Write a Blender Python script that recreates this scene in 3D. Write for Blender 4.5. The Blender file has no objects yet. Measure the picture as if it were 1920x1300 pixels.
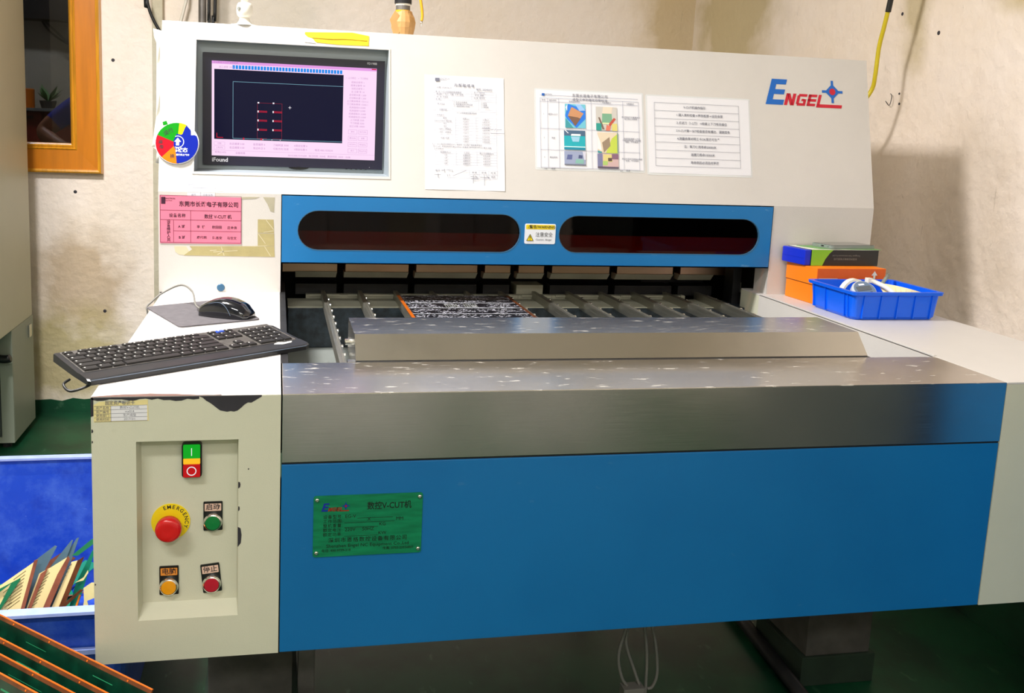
import bpy, bmesh, math, random
from mathutils import Vector, Matrix, geometry

random.seed(7)
SC = bpy.context.scene
COL = SC.collection
H = 0.98            # height of the machine's table top above the floor; shapes are authored relative to that top

# ------------------------------------------------------------------ camera, world, lamps, exposure
CAM_P = Vector((0.2715, -1.3755, 0.4175 + H))
YAW, PIT, ROL, FPX, PPX, PPY = -0.1865, -0.1438, 0.0382, 1684.96, 832.31, 487.24
fw = Vector((math.sin(-YAW) * math.cos(PIT), math.cos(YAW) * math.cos(PIT), math.sin(PIT)))
r0 = fw.cross(Vector((0, 0, 1))).normalized(); u0 = r0.cross(fw)
rr = r0 * math.cos(ROL) + u0 * math.sin(ROL); uu = -r0 * math.sin(ROL) + u0 * math.cos(ROL)
cd = bpy.data.cameras.new('camera'); cam = bpy.data.objects.new('camera', cd); COL.objects.link(cam)
m = Matrix((rr, uu, -fw)).transposed().to_4x4(); m.translation = CAM_P; cam.matrix_world = m
cd.sensor_fit = 'HORIZONTAL'; cd.sensor_width = 36.0; cd.lens = FPX / 1920 * 36
cd.shift_x = (960 - PPX) / 1920; cd.shift_y = (PPY - 650) / 1920
cd.clip_start = 0.02; cd.clip_end = 100
SC.camera = cam
W = bpy.data.worlds.new('world'); SC.world = W; W.use_nodes = True
W.node_tree.nodes['Background'].inputs[0].default_value = (0.9, 0.95, 1.0, 1)
W.node_tree.nodes['Background'].inputs[1].default_value = 0.02
SC.view_settings.view_transform = 'Standard'; SC.view_settings.look = 'None'
EXPO = 0.42
SC.view_settings.exposure = EXPO; SC.view_settings.gamma = 1.0; SC.view_settings.use_curve_mapping = False
# ceiling lamps: (x, y, watts, colour, length, width, turned)
LAMPS = [(-0.77, 0.36, 113, (1.0, 0.97, 0.95), 0.56, 0.34, 0),
         (-0.85, -1.75, 40, (1.0, 0.98, 0.94), 1.2, 0.3, 0),
         (1.35, -2.9, 12, (1.0, 0.93, 0.84), 1.2, 0.3, 0),
         (0.30, -3.7, 42, (1.0, 0.98, 0.95), 1.2, 0.3, 0),  # added behind the viewer to brighten what the apron mirrors
         (-1.10, 4.20, 75.0, (0.9, 0.95, 1.0), 0.6, 0.2, 0)]  # added to light up the person and room behind the window
LAMPZ = 2.25; CEIL = 2.60
for (lx, ly, wt, lc, ll, lw, tn) in LAMPS:
    ld = bpy.data.lights.new('lamp_light', 'AREA'); ld.shape = 'RECTANGLE'; ld.size = ll; ld.size_y = lw
    ld.energy = wt; ld.color = lc
    lo = bpy.data.objects.new('lamp_light', ld); COL.objects.link(lo)
    lo.location = (lx, ly, LAMPZ + H - 0.085)
    if 40 < wt and ly < 3:      # added upward light, brightens the ceiling that the feed cover mirrors
        lu = ld.copy(); lu.energy = wt * 0.12
        lo = bpy.data.objects.new('lamp_uplight', lu); COL.objects.link(lo)
        lo.location = (lx, ly, LAMPZ + H + 0.02); lo.rotation_euler = (math.pi, 0, 0)

# ------------------------------------------------------------------ materials
def srgb(r, g, b):
    f = lambda c: (c / 255) / 12.92 if c <= 10 else ((c / 255 + 0.055) / 1.055) ** 2.4
    return (f(r), f(g), f(b), 1)

def nd(nt, t, **kw):
    n = nt.nodes.new(t)
    for k, v in kw.items():
        if k.startswith('i_'): n.inputs[int(k[2:]) if k[2:].isdigit() else k[2:].replace('_', ' ')].default_value = v
        else: setattr(n, k, v)
    return n

def new_mat(name):
    mt = bpy.data.materials.new(name); mt.use_nodes = True
    return mt, mt.node_tree, mt.node_tree.nodes['Principled BSDF']

def pbr(name, col, rough=0.5, metal=0.0, var=0.0, vscale=8.0, bump=0.0, bscale=60.0, spec=0.5, coat=0.0, stretch=None, emit=0.0):
    mt, nt, b = new_mat(name)
    c = col if len(col) == 4 else srgb(*col)
    b.inputs['Base Color'].default_value = c; b.inputs['Roughness'].default_value = rough
    b.inputs['Metallic'].default_value = metal; b.inputs['Specular IOR Level'].default_value = spec
    b.inputs['Coat Weight'].default_value = coat
    if emit: b.inputs['Emission Color'].default_value = c; b.inputs['Emission Strength'].default_value = emit
    tc = nd(nt, 'ShaderNodeTexCoord')
    src = tc.outputs['Object']
    if stretch:
        mp = nd(nt, 'ShaderNodeMapping'); mp.inputs['Scale'].default_value = stretch
        nt.links.new(src, mp.inputs[0]); src = mp.outputs[0]
    if var:
        n = nd(nt, 'ShaderNodeTexNoise'); n.inputs['Scale'].default_value = vscale; n.inputs['Detail'].default_value = 6
        nt.links.new(src, n.inputs['Vector'])
        cr = nd(nt, 'ShaderNodeValToRGB'); cr.color_ramp.elements[0].position = 0.3; cr.color_ramp.elements[1].position = 0.7
        cr.color_ramp.elements[0].color = tuple(max(0, x * (1 - var)) for x in c[:3]) + (1,)
        cr.color_ramp.elements[1].color = tuple(min(1, x * (1 + var)) for x in c[:3]) + (1,)
        nt.links.new(n.outputs[0], cr.inputs[0]); nt.links.new(cr.outputs[0], b.inputs['Base Color'])
    if bump:
        n2 = nd(nt, 'ShaderNodeTexNoise'); n2.inputs['Scale'].default_value = bscale; n2.inputs['Detail'].default_value = 4
        nt.links.new(src, n2.inputs['Vector'])
        bp = nd(nt, 'ShaderNodeBump'); bp.inputs['Strength'].default_value = bump; bp.inputs['Distance'].default_value = 0.002
        nt.links.new(n2.outputs[0], bp.inputs['Height']); nt.links.new(bp.outputs[0], b.inputs['Normal'])
    return mt

def layer(nt, base, vec, color, scale, lo, hi, kind='noise', mscale=(1, 1, 1), mloc=(0, 0, 0), detail=6, mask=None, strength=1.0, rough=0.6):
    """mix COLOR over the colour socket BASE where a noise is above lo..hi"""
    mp = nd(nt, 'ShaderNodeMapping'); mp.inputs['Scale'].default_value = mscale; mp.inputs['Location'].default_value = mloc
    nt.links.new(vec, mp.inputs[0])
    n = nd(nt, 'ShaderNodeTexNoise'); n.inputs['Scale'].default_value = scale; n.inputs['Detail'].default_value = detail; n.inputs['Roughness'].default_value = rough
    nt.links.new(mp.outputs[0], n.inputs['Vector'])
    mr = nd(nt, 'ShaderNodeMapRange'); mr.inputs[1].default_value = lo; mr.inputs[2].default_value = hi; mr.inputs[4].default_value = strength
    nt.links.new(n.outputs[0], mr.inputs[0])
    f = mr.outputs[0]
    if mask is not None:
        mm = nd(nt, 'ShaderNodeMath', operation='MULTIPLY'); nt.links.new(f, mm.inputs[0]); nt.links.new(mask, mm.inputs[1]); f = mm.outputs[0]
    mx = nd(nt, 'ShaderNodeMix', data_type='RGBA')
    nt.links.new(f, mx.inputs[0]); nt.links.new(base, mx.inputs[6]); mx.inputs[7].default_value = color
    return mx.outputs[2], f

def blob(nt, vec, centre, radii):
    """1 at CENTRE falling to 0 at the ellipsoid of RADII, ragged by noise"""
    mp = nd(nt, 'ShaderNodeMapping'); mp.vector_type = 'TEXTURE'
    mp.inputs['Location'].default_value = centre; mp.inputs['Scale'].default_value = radii
    nt.links.new(vec, mp.inputs[0])
    g = nd(nt, 'ShaderNodeTexGradient', gradient_type='SPHERICAL'); nt.links.new(mp.outputs[0], g.inputs[0])
    n = nd(nt, 'ShaderNodeTexNoise'); n.inputs['Scale'].default_value = 7; n.inputs['Detail'].default_value = 8; nt.links.new(vec, n.inputs['Vector'])
    a = nd(nt, 'ShaderNodeMath', operation='MULTIPLY_ADD'); a.inputs[1].default_value = 1.6; a.inputs[2].default_value = -0.8
    nt.links.new(n.outputs[0], a.inputs[0])
    s = nd(nt, 'ShaderNodeMath', operation='ADD'); nt.links.new(a.outputs[0], s.inputs[0]); nt.links.new(g.outputs[0], s.inputs[1])
    m2 = nd(nt, 'ShaderNodeMath', operation='MULTIPLY'); nt.links.new(s.outputs[0], m2.inputs[0]); nt.links.new(g.outputs[0], m2.inputs[1])
    mr = nd(nt, 'ShaderNodeMapRange'); mr.inputs[1].default_value = 0.02; mr.inputs[2].default_value = 0.4
    nt.links.new(m2.outputs[0], mr.inputs[0])
    return mr.outputs[0]

def plaster(name, col, stains):
    mt, nt, b = new_mat(name)
    geo = nd(nt, 'ShaderNodeNewGeometry'); vec = geo.outputs['Position']
    rgb = nd(nt, 'ShaderNodeRGB'); rgb.outputs[0].default_value = srgb(*col); base = rgb.outputs[0]
    base, _ = layer(nt, base, vec, srgb(col[0] - 6, col[1] - 12, col[2] - 24), 1.6, 0.42, 0.72, strength=0.75)
    base, _ = layer(nt, base, vec, srgb(col[0] - 40, col[1] - 46, col[2] - 52), 5.5, 0.60, 0.80, mscale=(1, 1, 0.5), strength=0.35)
    for (c, r, sc, st) in stains:
        mk = blob(nt, vec, c, r)
        mm = nd(nt, 'ShaderNodeMath', operation='MULTIPLY'); mm.inputs[1].default_value = st; nt.links.new(mk, mm.inputs[0])
        mx = nd(nt, 'ShaderNodeMix', data_type='RGBA'); nt.links.new(mm.outputs[0], mx.inputs[0]); nt.links.new(base, mx.inputs[6]); mx.inputs[7].default_value = srgb(*sc)
        base = mx.outputs[2]
    base, _ = layer(nt, base, vec, srgb(95, 82, 62), 38, 0.70, 0.75, mscale=(1, 1, 0.6), detail=5, strength=0.35)   # chips and scuffs
    base, _ = layer(nt, base, vec, srgb(120, 105, 80), 19, 0.68, 0.76, mscale=(1.5, 1.5, 0.25), mloc=(3, 1, 2), strength=0.4)
    nt.links.new(base, b.inputs['Base Color']); b.inputs['Roughness'].default_value = 0.75
    n = nd(nt, 'ShaderNodeTexNoise'); n.inputs['Scale'].default_value = 24; n.inputs['Detail'].default_value = 7; nt.links.new(vec, n.inputs['Vector'])
    bp = nd(nt, 'ShaderNodeBump'); bp.inputs['Strength'].default_value = 0.55; bp.inputs['Distance'].default_value = 0.014
    nt.links.new(n.outputs[0], bp.inputs['Height']); nt.links.new(bp.outputs[0], b.inputs['Normal'])
    return mt

def steel(name, col=(176, 172, 166), rough=0.3, dirt=0.0, along=(1, 40, 40)):
    mt, nt, b = new_mat(name)
    tc = nd(nt, 'ShaderNodeTexCoord'); vec = tc.outputs['Object']
    b.inputs['Metallic'].default_value = 1.0
    rgb = nd(nt, 'ShaderNodeRGB'); rgb.outputs[0].default_value = srgb(*col); base = rgb.outputs[0]
    mp = nd(nt, 'ShaderNodeMapping'); mp.inputs['Scale'].default_value = along; nt.links.new(vec, mp.inputs[0])
    n = nd(nt, 'ShaderNodeTexNoise'); n.inputs['Scale'].default_value = 14; n.inputs['Detail'].default_value = 5; nt.links.new(mp.outputs[0], n.inputs['Vector'])
    mr = nd(nt, 'ShaderNodeMapRange'); mr.inputs[3].default_value = rough * 0.75; mr.inputs[4].default_value = rough * 1.3
    nt.links.new(n.outputs[0], mr.inputs[0]); ro = mr.outputs[0]
    bp = nd(nt, 'ShaderNodeBump'); bp.inputs['Strength'].default_value = 0.035; bp.inputs['Distance'].default_value = 0.0004
    nt.links.new(n.outputs[0], bp.inputs['Height']); nt.links.new(bp.outputs[0], b.inputs['Normal'])
    base, _ = layer(nt, base, vec, srgb(col[0] - 50, col[1] - 50, col[2] - 46), 5, 0.5, 0.8, strength=0.35)
    if dirt:
        base, f = layer(nt, base, vec, srgb(232, 226, 214), 58, 0.665 - dirt * 0.1, 0.70, mscale=(0.42, 1.3, 1), detail=8, strength=0.8)
        me = nd(nt, 'ShaderNodeMath', operation='MULTIPLY_ADD'); me.inputs[1].default_value = -0.8; me.inputs[2].default_value = 1.0
        nt.links.new(f, me.inputs[0]); nt.links.new(me.outputs[0], b.inputs['Metallic'])
    nt.links.new(base, b.inputs['Base Color']); nt.links.new(ro, b.inputs['Roughness'])
    return mt

def glass(name, col, alpha, rough=0.03):
    mt, nt, b = new_mat(name)
    b.inputs['Base Color'].default_value = srgb(*col); b.inputs['Roughness'].default_value = rough
    tr = nd(nt, 'ShaderNodeBsdfTransparent'); tr.inputs[0].default_value = srgb(*col)
    mx = nd(nt, 'ShaderNodeMixShader'); mx.inputs[0].default_value = alpha
    out = nt.nodes['Material Output']
    gl = nd(nt, 'ShaderNodeBsdfGlossy'); gl.inputs['Roughness'].default_value = rough
    nt.links.new(tr.outputs[0], mx.inputs[1]); nt.links.new(gl.outputs[0], mx.inputs[2]); nt.links.new(mx.outputs[0], out.inputs[0])
    return mt

def emis(name, col, st=1.0):
    mt, nt, b = new_mat(name)
    b.inputs['Base Color'].default_value = (0.004, 0.004, 0.006, 1); b.inputs['Roughness'].default_value = 0.4; b.inputs['Specular IOR Level'].default_value = 0.08
    b.inputs['Emission Color'].default_value = srgb(*col); b.inputs['Emission Strength'].default_value = st / (2 ** EXPO)
    return mt

def worn_paint(name, col, scuff, amount=0.5, rough=0.4, bump=0.0):
    mt, nt, b = new_mat(name)
    tc = nd(nt, 'ShaderNodeTexCoord'); vec = tc.outputs['Object']
    rgb = nd(nt, 'ShaderNodeRGB'); rgb.outputs[0].default_value = srgb(*col); base = rgb.outputs[0]
    base, _ = layer(nt, base, vec, srgb(*[max(0, c - 12) for c in col]), 3, 0.4, 0.7, strength=0.5)
    base, _ = layer(nt, base, vec, srgb(*scuff), 34, 0.70 - 0.06 * amount, 0.76, mscale=(0.6, 1, 1.4), detail=5, strength=0.5 * amount)
    nt.links.new(base, b.inputs['Base Color']); b.inputs['Roughness'].default_value = rough
    n = nd(nt, 'ShaderNodeTexNoise'); n.inputs['Scale'].default_value = 420; n.inputs['Detail'].default_value = 2; nt.links.new(vec, n.inputs['Vector'])
    if bump:
        bp = nd(nt, 'ShaderNodeBump'); bp.inputs['Strength'].default_value = bump; bp.inputs['Distance'].default_value = 0.0008
        nt.links.new(n.outputs[0], bp.inputs['Height']); nt.links.new(bp.outputs[0], b.inputs['Normal'])
    return mt

M = {}
M['white'] = worn_paint('cream_powder_coat', (208, 204, 200), (140, 130, 112), 0.12, 0.42, 0.25)
M['panel'] = worn_paint('control_cream_paint', (206, 206, 186), (120, 112, 95), 0.3, 0.45, 0.15)
M['blue'] = worn_paint('blue_paint', (14, 105, 168), (150, 190, 215), 0.15, 0.36, 0.05)
M['blue_hood'] = worn_paint('scuffed_blue_paint', (20, 116, 182), (150, 195, 220), 0.55, 0.34, 0.05)
M['steel'] = steel('brushed_stainless', (206, 204, 200), 0.22, 0.0)
M['steel_top'] = steel('scuffed_stainless', (214, 211, 209), 0.22, 0.7)
M['rail'] = steel('worn_rail_steel', (190, 188, 178), 0.42, 0.2, (30, 1, 30))
M['bright'] = pbr('polished_metal', (225, 225, 220), 0.22, 1.0)
M['brass_block'] = steel('warm_steel', (176, 150, 122), 0.38, 0.0)
M['pad'] = pbr('grey_pad', (176, 176, 158), 0.6, 0, 0.12, 14)
M['dark'] = pbr('dark_iron', (34, 34, 36), 0.5, 0.3, 0.35, 20, 0.2, 40)
M['black'] = pbr('black_plastic', (18, 19, 21), 0.34, 0, 0.1, 30)
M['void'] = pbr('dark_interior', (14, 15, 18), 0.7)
M['granite'] = pbr('dark_granite', (40, 50, 58), 0.38, 0, 0.6, 55, 0.15, 120)
M['gplate'] = pbr('grey_base_plate', (150, 156, 152), 0.42, 0.3, 0.12, 6)
M['pane'] = glass('smoked_pane', (176, 128, 100), 0.02, 0.03)
M['brown'] = pbr('brown_beam', (226, 112, 40), 0.5, 0, 0.15, 4)
M['chip'] = pbr('bare_primer', (44, 42, 50), 0.55, 0, 0.2, 30)
M['chip_pink'] = pbr('pink_undercoat', (112, 84, 76), 0.6, 0, 0.1, 30)
M['paper'] = pbr('white_paper', (226, 226, 232), 0.7, 0, 0.015, 5)
M['lam'] = pbr('laminate', (214, 217, 219), 0.2, 0, 0.0, coat=0.5)
M['ink'] = pbr('grey_ink', (112, 114, 130), 0.8)
M['ink_dark'] = pbr('black_ink', (30, 28, 36), 0.7)
M['ink_mid'] = pbr('soft_ink', (100, 102, 116), 0.8)
M['ink_line'] = pbr('table_line_ink', (150, 154, 174), 0.8)
M['pink'] = pbr('pink_card', (224, 122, 150), 0.6, 0, 0.03, 9)
M['maroon'] = pbr('maroon_ink', (110, 14, 60), 0.7)
M['maroon_dark'] = pbr('dark_maroon_ink', (60, 10, 44), 0.7)
M['tape'] = pbr('old_masking_tape', (172, 160, 112), 0.75, 0, 0.1, 20, 0.2, 120)
M['tape_grey'] = pbr('grey_tape_residue', (174, 168, 146), 0.75, 0, 0.1, 24)
M['scratch'] = pbr('torn_tape_line', (206, 198, 166), 0.75)
M['ytape'] = pbr('yellow_tape', (226, 190, 30), 0.45, 0, 0.1, 30)
M['logo_b'] = pbr('logo_blue', (0, 98, 190), 0.35)
M['logo_r'] = pbr('logo_red', (196, 12, 46), 0.35)
M['plate_green'] = pbr('green_nameplate', (14, 128, 86), 0.34, 0.25, 0.22, 24, stretch=(1, 1, 6))
M['plate_ink'] = pbr('etched_ink', (4, 22, 12), 0.5)
M['logo_b2'] = pbr('enamel_blue', (14, 40, 150), 0.35)
M['logo_r2'] = pbr('enamel_red', (150, 32, 20), 0.35)
M['wood'] = pbr('varnished_wood', (206, 122, 14), 0.32, 0, 0.10, 3, 0.05, 40, stretch=(14, 14, 1.2), coat=0.3)
M['wood_b'] = pbr('light_wood_bead', (216, 150, 34), 0.32, 0, 0.2, 5, 0.05, 40, stretch=(14, 14, 1.2), coat=0.3)
M['glass'] = glass('window_glass', (132, 132, 134), 0.045, 0.02)
M['cab'] = pbr('grey_green_enamel', (188, 186, 160), 0.4, 0, 0.03, 3, 0.05, 200)
M['cab_low'] = pbr('grey_enamel', (142, 150, 136), 0.45, 0, 0.05, 4)
M['cab_dark'] = pbr('dark_door', (58, 66, 64), 0.5, 0, 0.15, 6)
M['tote'] = None
M['tote_rim'] = pbr('worn_blue_rim', (150, 168, 226), 0.5, 0, 0.1, 30)
M['bin'] = pbr('bright_blue_plastic', (0, 96, 236), 0.32, 0, 0.02, 4)
M['orange'] = pbr('orange_card', (246, 128, 10), 0.5, 0, 0.03, 6)
M['orange2'] = pbr('orange_card_printed', (226, 96, 14), 0.5, 0, 0.05, 20)
M['box_black'] = pbr('black_card', (30, 32, 30), 0.4)
M['box_green'] = pbr('lime_card', (128, 190, 40), 0.45)
M['box_blue'] = pbr('blue_card', (16, 42, 196), 0.4)
M['box_white'] = pbr('white_card', (226, 228, 214), 0.5)
M['leaf_green'] = pbr('green_leaflet', (112, 160, 96), 0.5)
M['phone_glass'] = pbr('phone_glass', (52, 58, 58), 0.12, 0, coat=0.5)
M['clear'] = pbr('clear_rubber', (130, 140, 134), 0.25)
M['grey_text'] = pbr('grey_print', (130, 132, 126), 0.6)
M['white_plastic'] = pbr('white_plastic', (238, 234, 222), 0.35)
M['cream_plastic'] = pbr('cream_sheet', (240, 222, 170), 0.45)
M['gauge'] = pbr('gauge_shell', (205, 212, 216), 0.25)
M['gauge_face'] = pbr('gauge_face', (104, 124, 150), 0.3)
M['lcd'] = pbr('lcd_window', (88, 96, 104), 0.15)
M['kb'] = pbr('keyboard_black', (30, 31, 35), 0.42, 0, 0.25, 14)
M['key'] = pbr('key_black', (24, 23, 25), 0.5, 0, 0.2, 60)
M['keywell'] = pbr('dusty_key_well', (74, 70, 67), 0.7, 0, 0.4, 60)  # paler and more mottled than the keys around it
M['legend'] = pbr('key_legend', (225, 222, 214), 0.6)
M['bluelight'] = pbr('blue_key', (40, 80, 190), 0.4)
M['mouse'] = pbr('gloss_black', (8, 12, 22), 0.10, 0, coat=0.8)
M['mouse_line'] = pbr('mouse_seam', (96, 110, 130), 0.25)
M['mat_pad'] = pbr('grey_cloth_pad', (96, 93, 97), 0.85, 0, 0.12, 60, 0.2, 300)
M['cable_grey'] = pbr('grey_cable', (120, 118, 113), 0.5)
M['cable_black'] = pbr('black_cable', (22, 23, 24), 0.45)
M['cable_white'] = pbr('white_cable', (226, 220, 206), 0.5)
M['yellow'] = pbr('yellow_cable', (206, 186, 22), 0.4)
M['pipe'] = pbr('galvanised_pipe', (120, 116, 112), 0.5, 0.6, 0.25, 20)
M['kraft'] = pbr('brown_paper_tape', (196, 150, 92), 0.55, 0, 0.15, 12, 0.4, 40)
M['handle_y'] = pbr('yellow_lever', (216, 166, 30), 0.4)
M['concrete'] = pbr('rough_concrete', (84, 81, 76), 0.9, 0, 0.25, 14, 0.6, 70)
M['concrete_base'] = pbr('green_stained_concrete', (36, 54, 40), 0.85, 0, 0.25, 10, 0.4, 50)
M['stopper'] = pbr('blue_grey_grommet', (50, 96, 130), 0.4)
M['red'] = pbr('red_button', (206, 16, 22), 0.25, coat=0.4)
M['yel'] = pbr('yellow_disc', (240, 214, 24), 0.4)
M['green_btn'] = pbr('green_button', (10, 118, 56), 0.3, coat=0.3)
M['red_btn'] = pbr('dark_red_button', (180, 16, 44), 0.3, coat=0.3)
M['amber_btn'] = pbr('amber_button', (234, 156, 20), 0.3, coat=0.3)
M['label_pink'] = pbr('pale_label', (226, 190, 172), 0.5)
M['label_orange'] = pbr('orange_label', (226, 140, 50), 0.5)
M['lit_green'] = emis('lit_green_cap', (20, 190, 40), 0.75)
M['lit_red'] = emis('lit_red_cap', (214, 22, 24), 0.75)
M['lit_amber'] = emis('lit_amber_window', (255, 170, 30), 1.3)
M['lit_white'] = emis('lit_white_mark', (250, 250, 250), 0.9)
M['green_pcb'] = pbr('dark_green_board', (3, 40, 26), 0.28, 0, 0.5, 9, stretch=(4, 4, 4), coat=0.4)
M['green_light'] = pbr('light_green_board', (34, 120, 80), 0.35)
M['copper'] = pbr('copper_border', (110, 62, 34), 0.38, 0.3, 0.35, 30)
M['copper_edge'] = pbr('bright_copper_edge', (250, 126, 34), 0.3, 0.5)
M['pcb_cream'] = pbr('cream_laminate', (244, 222, 160), 0.5, 0, 0.05, 14)
M['slot'] = pbr('dark_slot', (92, 76, 40), 0.8)
M['pcb_brown'] = pbr('brown_scrap', (142, 82, 62), 0.35, 0, 0.3, 30, coat=0.3)
M['pcb_clear'] = pbr('grey_glassy_strip', (92, 120, 138), 0.2, 0, 0.2, 10, coat=0.5)
M['pcb_teal'] = pbr('teal_strip', (24, 122, 96), 0.3)
M['masking'] = pbr('cream_masking_tape', (226, 212, 150), 0.7, 0, 0.1, 20)
M['dial_green'] = pbr('dial_green', (5, 136, 12), 0.6, spec=0.12)
M['dial_red'] = pbr('dial_red', (172, 5, 30), 0.6, spec=0.12)
M['dial_orange'] = pbr('dial_orange', (206, 116, 6), 0.6, spec=0.12)
M['dial_yellow'] = pbr('dial_yellow', (206, 186, 6), 0.6, spec=0.12)
M['dial_blue'] = pbr('dial_blue', (2, 30, 150), 0.6, spec=0.12)
M['dial_white'] = pbr('dial_white', (236, 240, 250), 0.35)
M['bezel'] = pbr('monitor_bezel', (24, 23, 46), 0.3)
M['recess'] = pbr('grey_recess_paint', (150, 160, 166), 0.5)
M['bezel_text'] = pbr('bezel_lettering', (225, 225, 235), 0.4)
M['s_bg'] = emis('screen_pale', (255, 222, 250), 1.0)
M['s_dark'] = emis('screen_dark', (6, 8, 42), 1.0)
M['s_title'] = emis('screen_title', (232, 160, 232), 1.0)
M['s_blue'] = emis('screen_progress', (10, 140, 238), 1.0)
M['s_line'] = emis('screen_outline', (126, 176, 196), 0.9)
M['s_red'] = emis('screen_red', (226, 30, 60), 0.9)
M['s_red2'] = emis('screen_dark_red', (150, 40, 60), 0.9)
M['s_text'] = emis('screen_text', (196, 140, 196), 1.0)
M['s_white'] = emis('screen_white', (250, 246, 255), 1.0)
M['skin'] = pbr('skin', (190, 130, 96), 0.5)
M['shirt'] = pbr('blue_shirt', (30, 60, 190), 0.8, 0, 0.1, 20)
M['trouser'] = pbr('dark_trousers', (40, 42, 50), 0.8)
M['hair'] = pbr('black_hair', (16, 14, 13), 0.6)
M['redcab'] = pbr('red_cabinet', (150, 40, 24), 0.4)

def tote_mat():
    mt, nt, b = new_mat('scratched_blue_plastic')
    tc = nd(nt, 'ShaderNodeTexCoord'); vec = tc.outputs['Object']
    rgb = nd(nt, 'ShaderNodeRGB'); rgb.outputs[0].default_value = srgb(20, 66, 184); base = rgb.outputs[0]
    base, _ = layer(nt, base, vec, srgb(74, 112, 204), 7, 0.42, 0.66, strength=0.75, detail=9, rough=0.75)
    base, _ = layer(nt, base, vec, srgb(14, 50, 160), 11, 0.55, 0.7, mloc=(4, 2, 1), strength=0.6)
    for k, sc_ in enumerate(((1, 1, 9), (9, 1, 1.5), (6, 1, 6))):
        mp = nd(nt, 'ShaderNodeMapping'); mp.inputs['Rotation'].default_value = (0, 0.5 + 0.9 * k, 0); nt.links.new(vec, mp.inputs[0])
        base, _ = layer(nt, base, mp.outputs[0], srgb(140, 166, 226), 9, 0.70, 0.76, mscale=sc_, mloc=(k, k, k), detail=6, strength=0.45)
    nt.links.new(base, b.inputs['Base Color']); b.inputs['Roughness'].default_value = 0.45
    return mt
M['tote'] = tote_mat()

def pcb_print():
    mt, nt, b = new_mat('black_board_with_white_tracks')
    tc = nd(nt, 'ShaderNodeTexCoord'); vec = tc.outputs['Object']
    rgb = nd(nt, 'ShaderNodeRGB'); rgb.outputs[0].default_value = srgb(16, 15, 20); base = rgb.outputs[0]
    base, _ = layer(nt, base, vec, srgb(205, 205, 218), 260, 0.54, 0.57, mscale=(0.8, 0.9, 1), detail=3, strength=0.9)
    base, _ = layer(nt, base, vec, srgb(20, 18, 24), 26, 0.50, 0.55, mscale=(1, 1.4, 1), detail=2)
    nt.links.new(base, b.inputs['Base Color']); b.inputs['Roughness'].default_value = 0.4
    return mt
M['pcb_print'] = pcb_print()

def floor_mat():
    mt, nt, b = new_mat('green_floor_paint')
    geo = nd(nt, 'ShaderNodeNewGeometry'); vec = geo.outputs['Position']
    rgb = nd(nt, 'ShaderNodeRGB'); rgb.outputs[0].default_value = srgb(10, 74, 46); base = rgb.outputs[0]
    base, _ = layer(nt, base, vec, srgb(4, 44, 28), 3.5, 0.42, 0.62, strength=0.8)
    base, _ = layer(nt, base, vec, srgb(96, 140, 110), 16, 0.62, 0.75, mscale=(1.6, 0.6, 1), strength=0.4)
    nt.links.new(base, b.inputs['Base Color']); b.inputs['Roughness'].default_value = 0.4
    return mt
M['floor'] = floor_mat()

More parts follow.
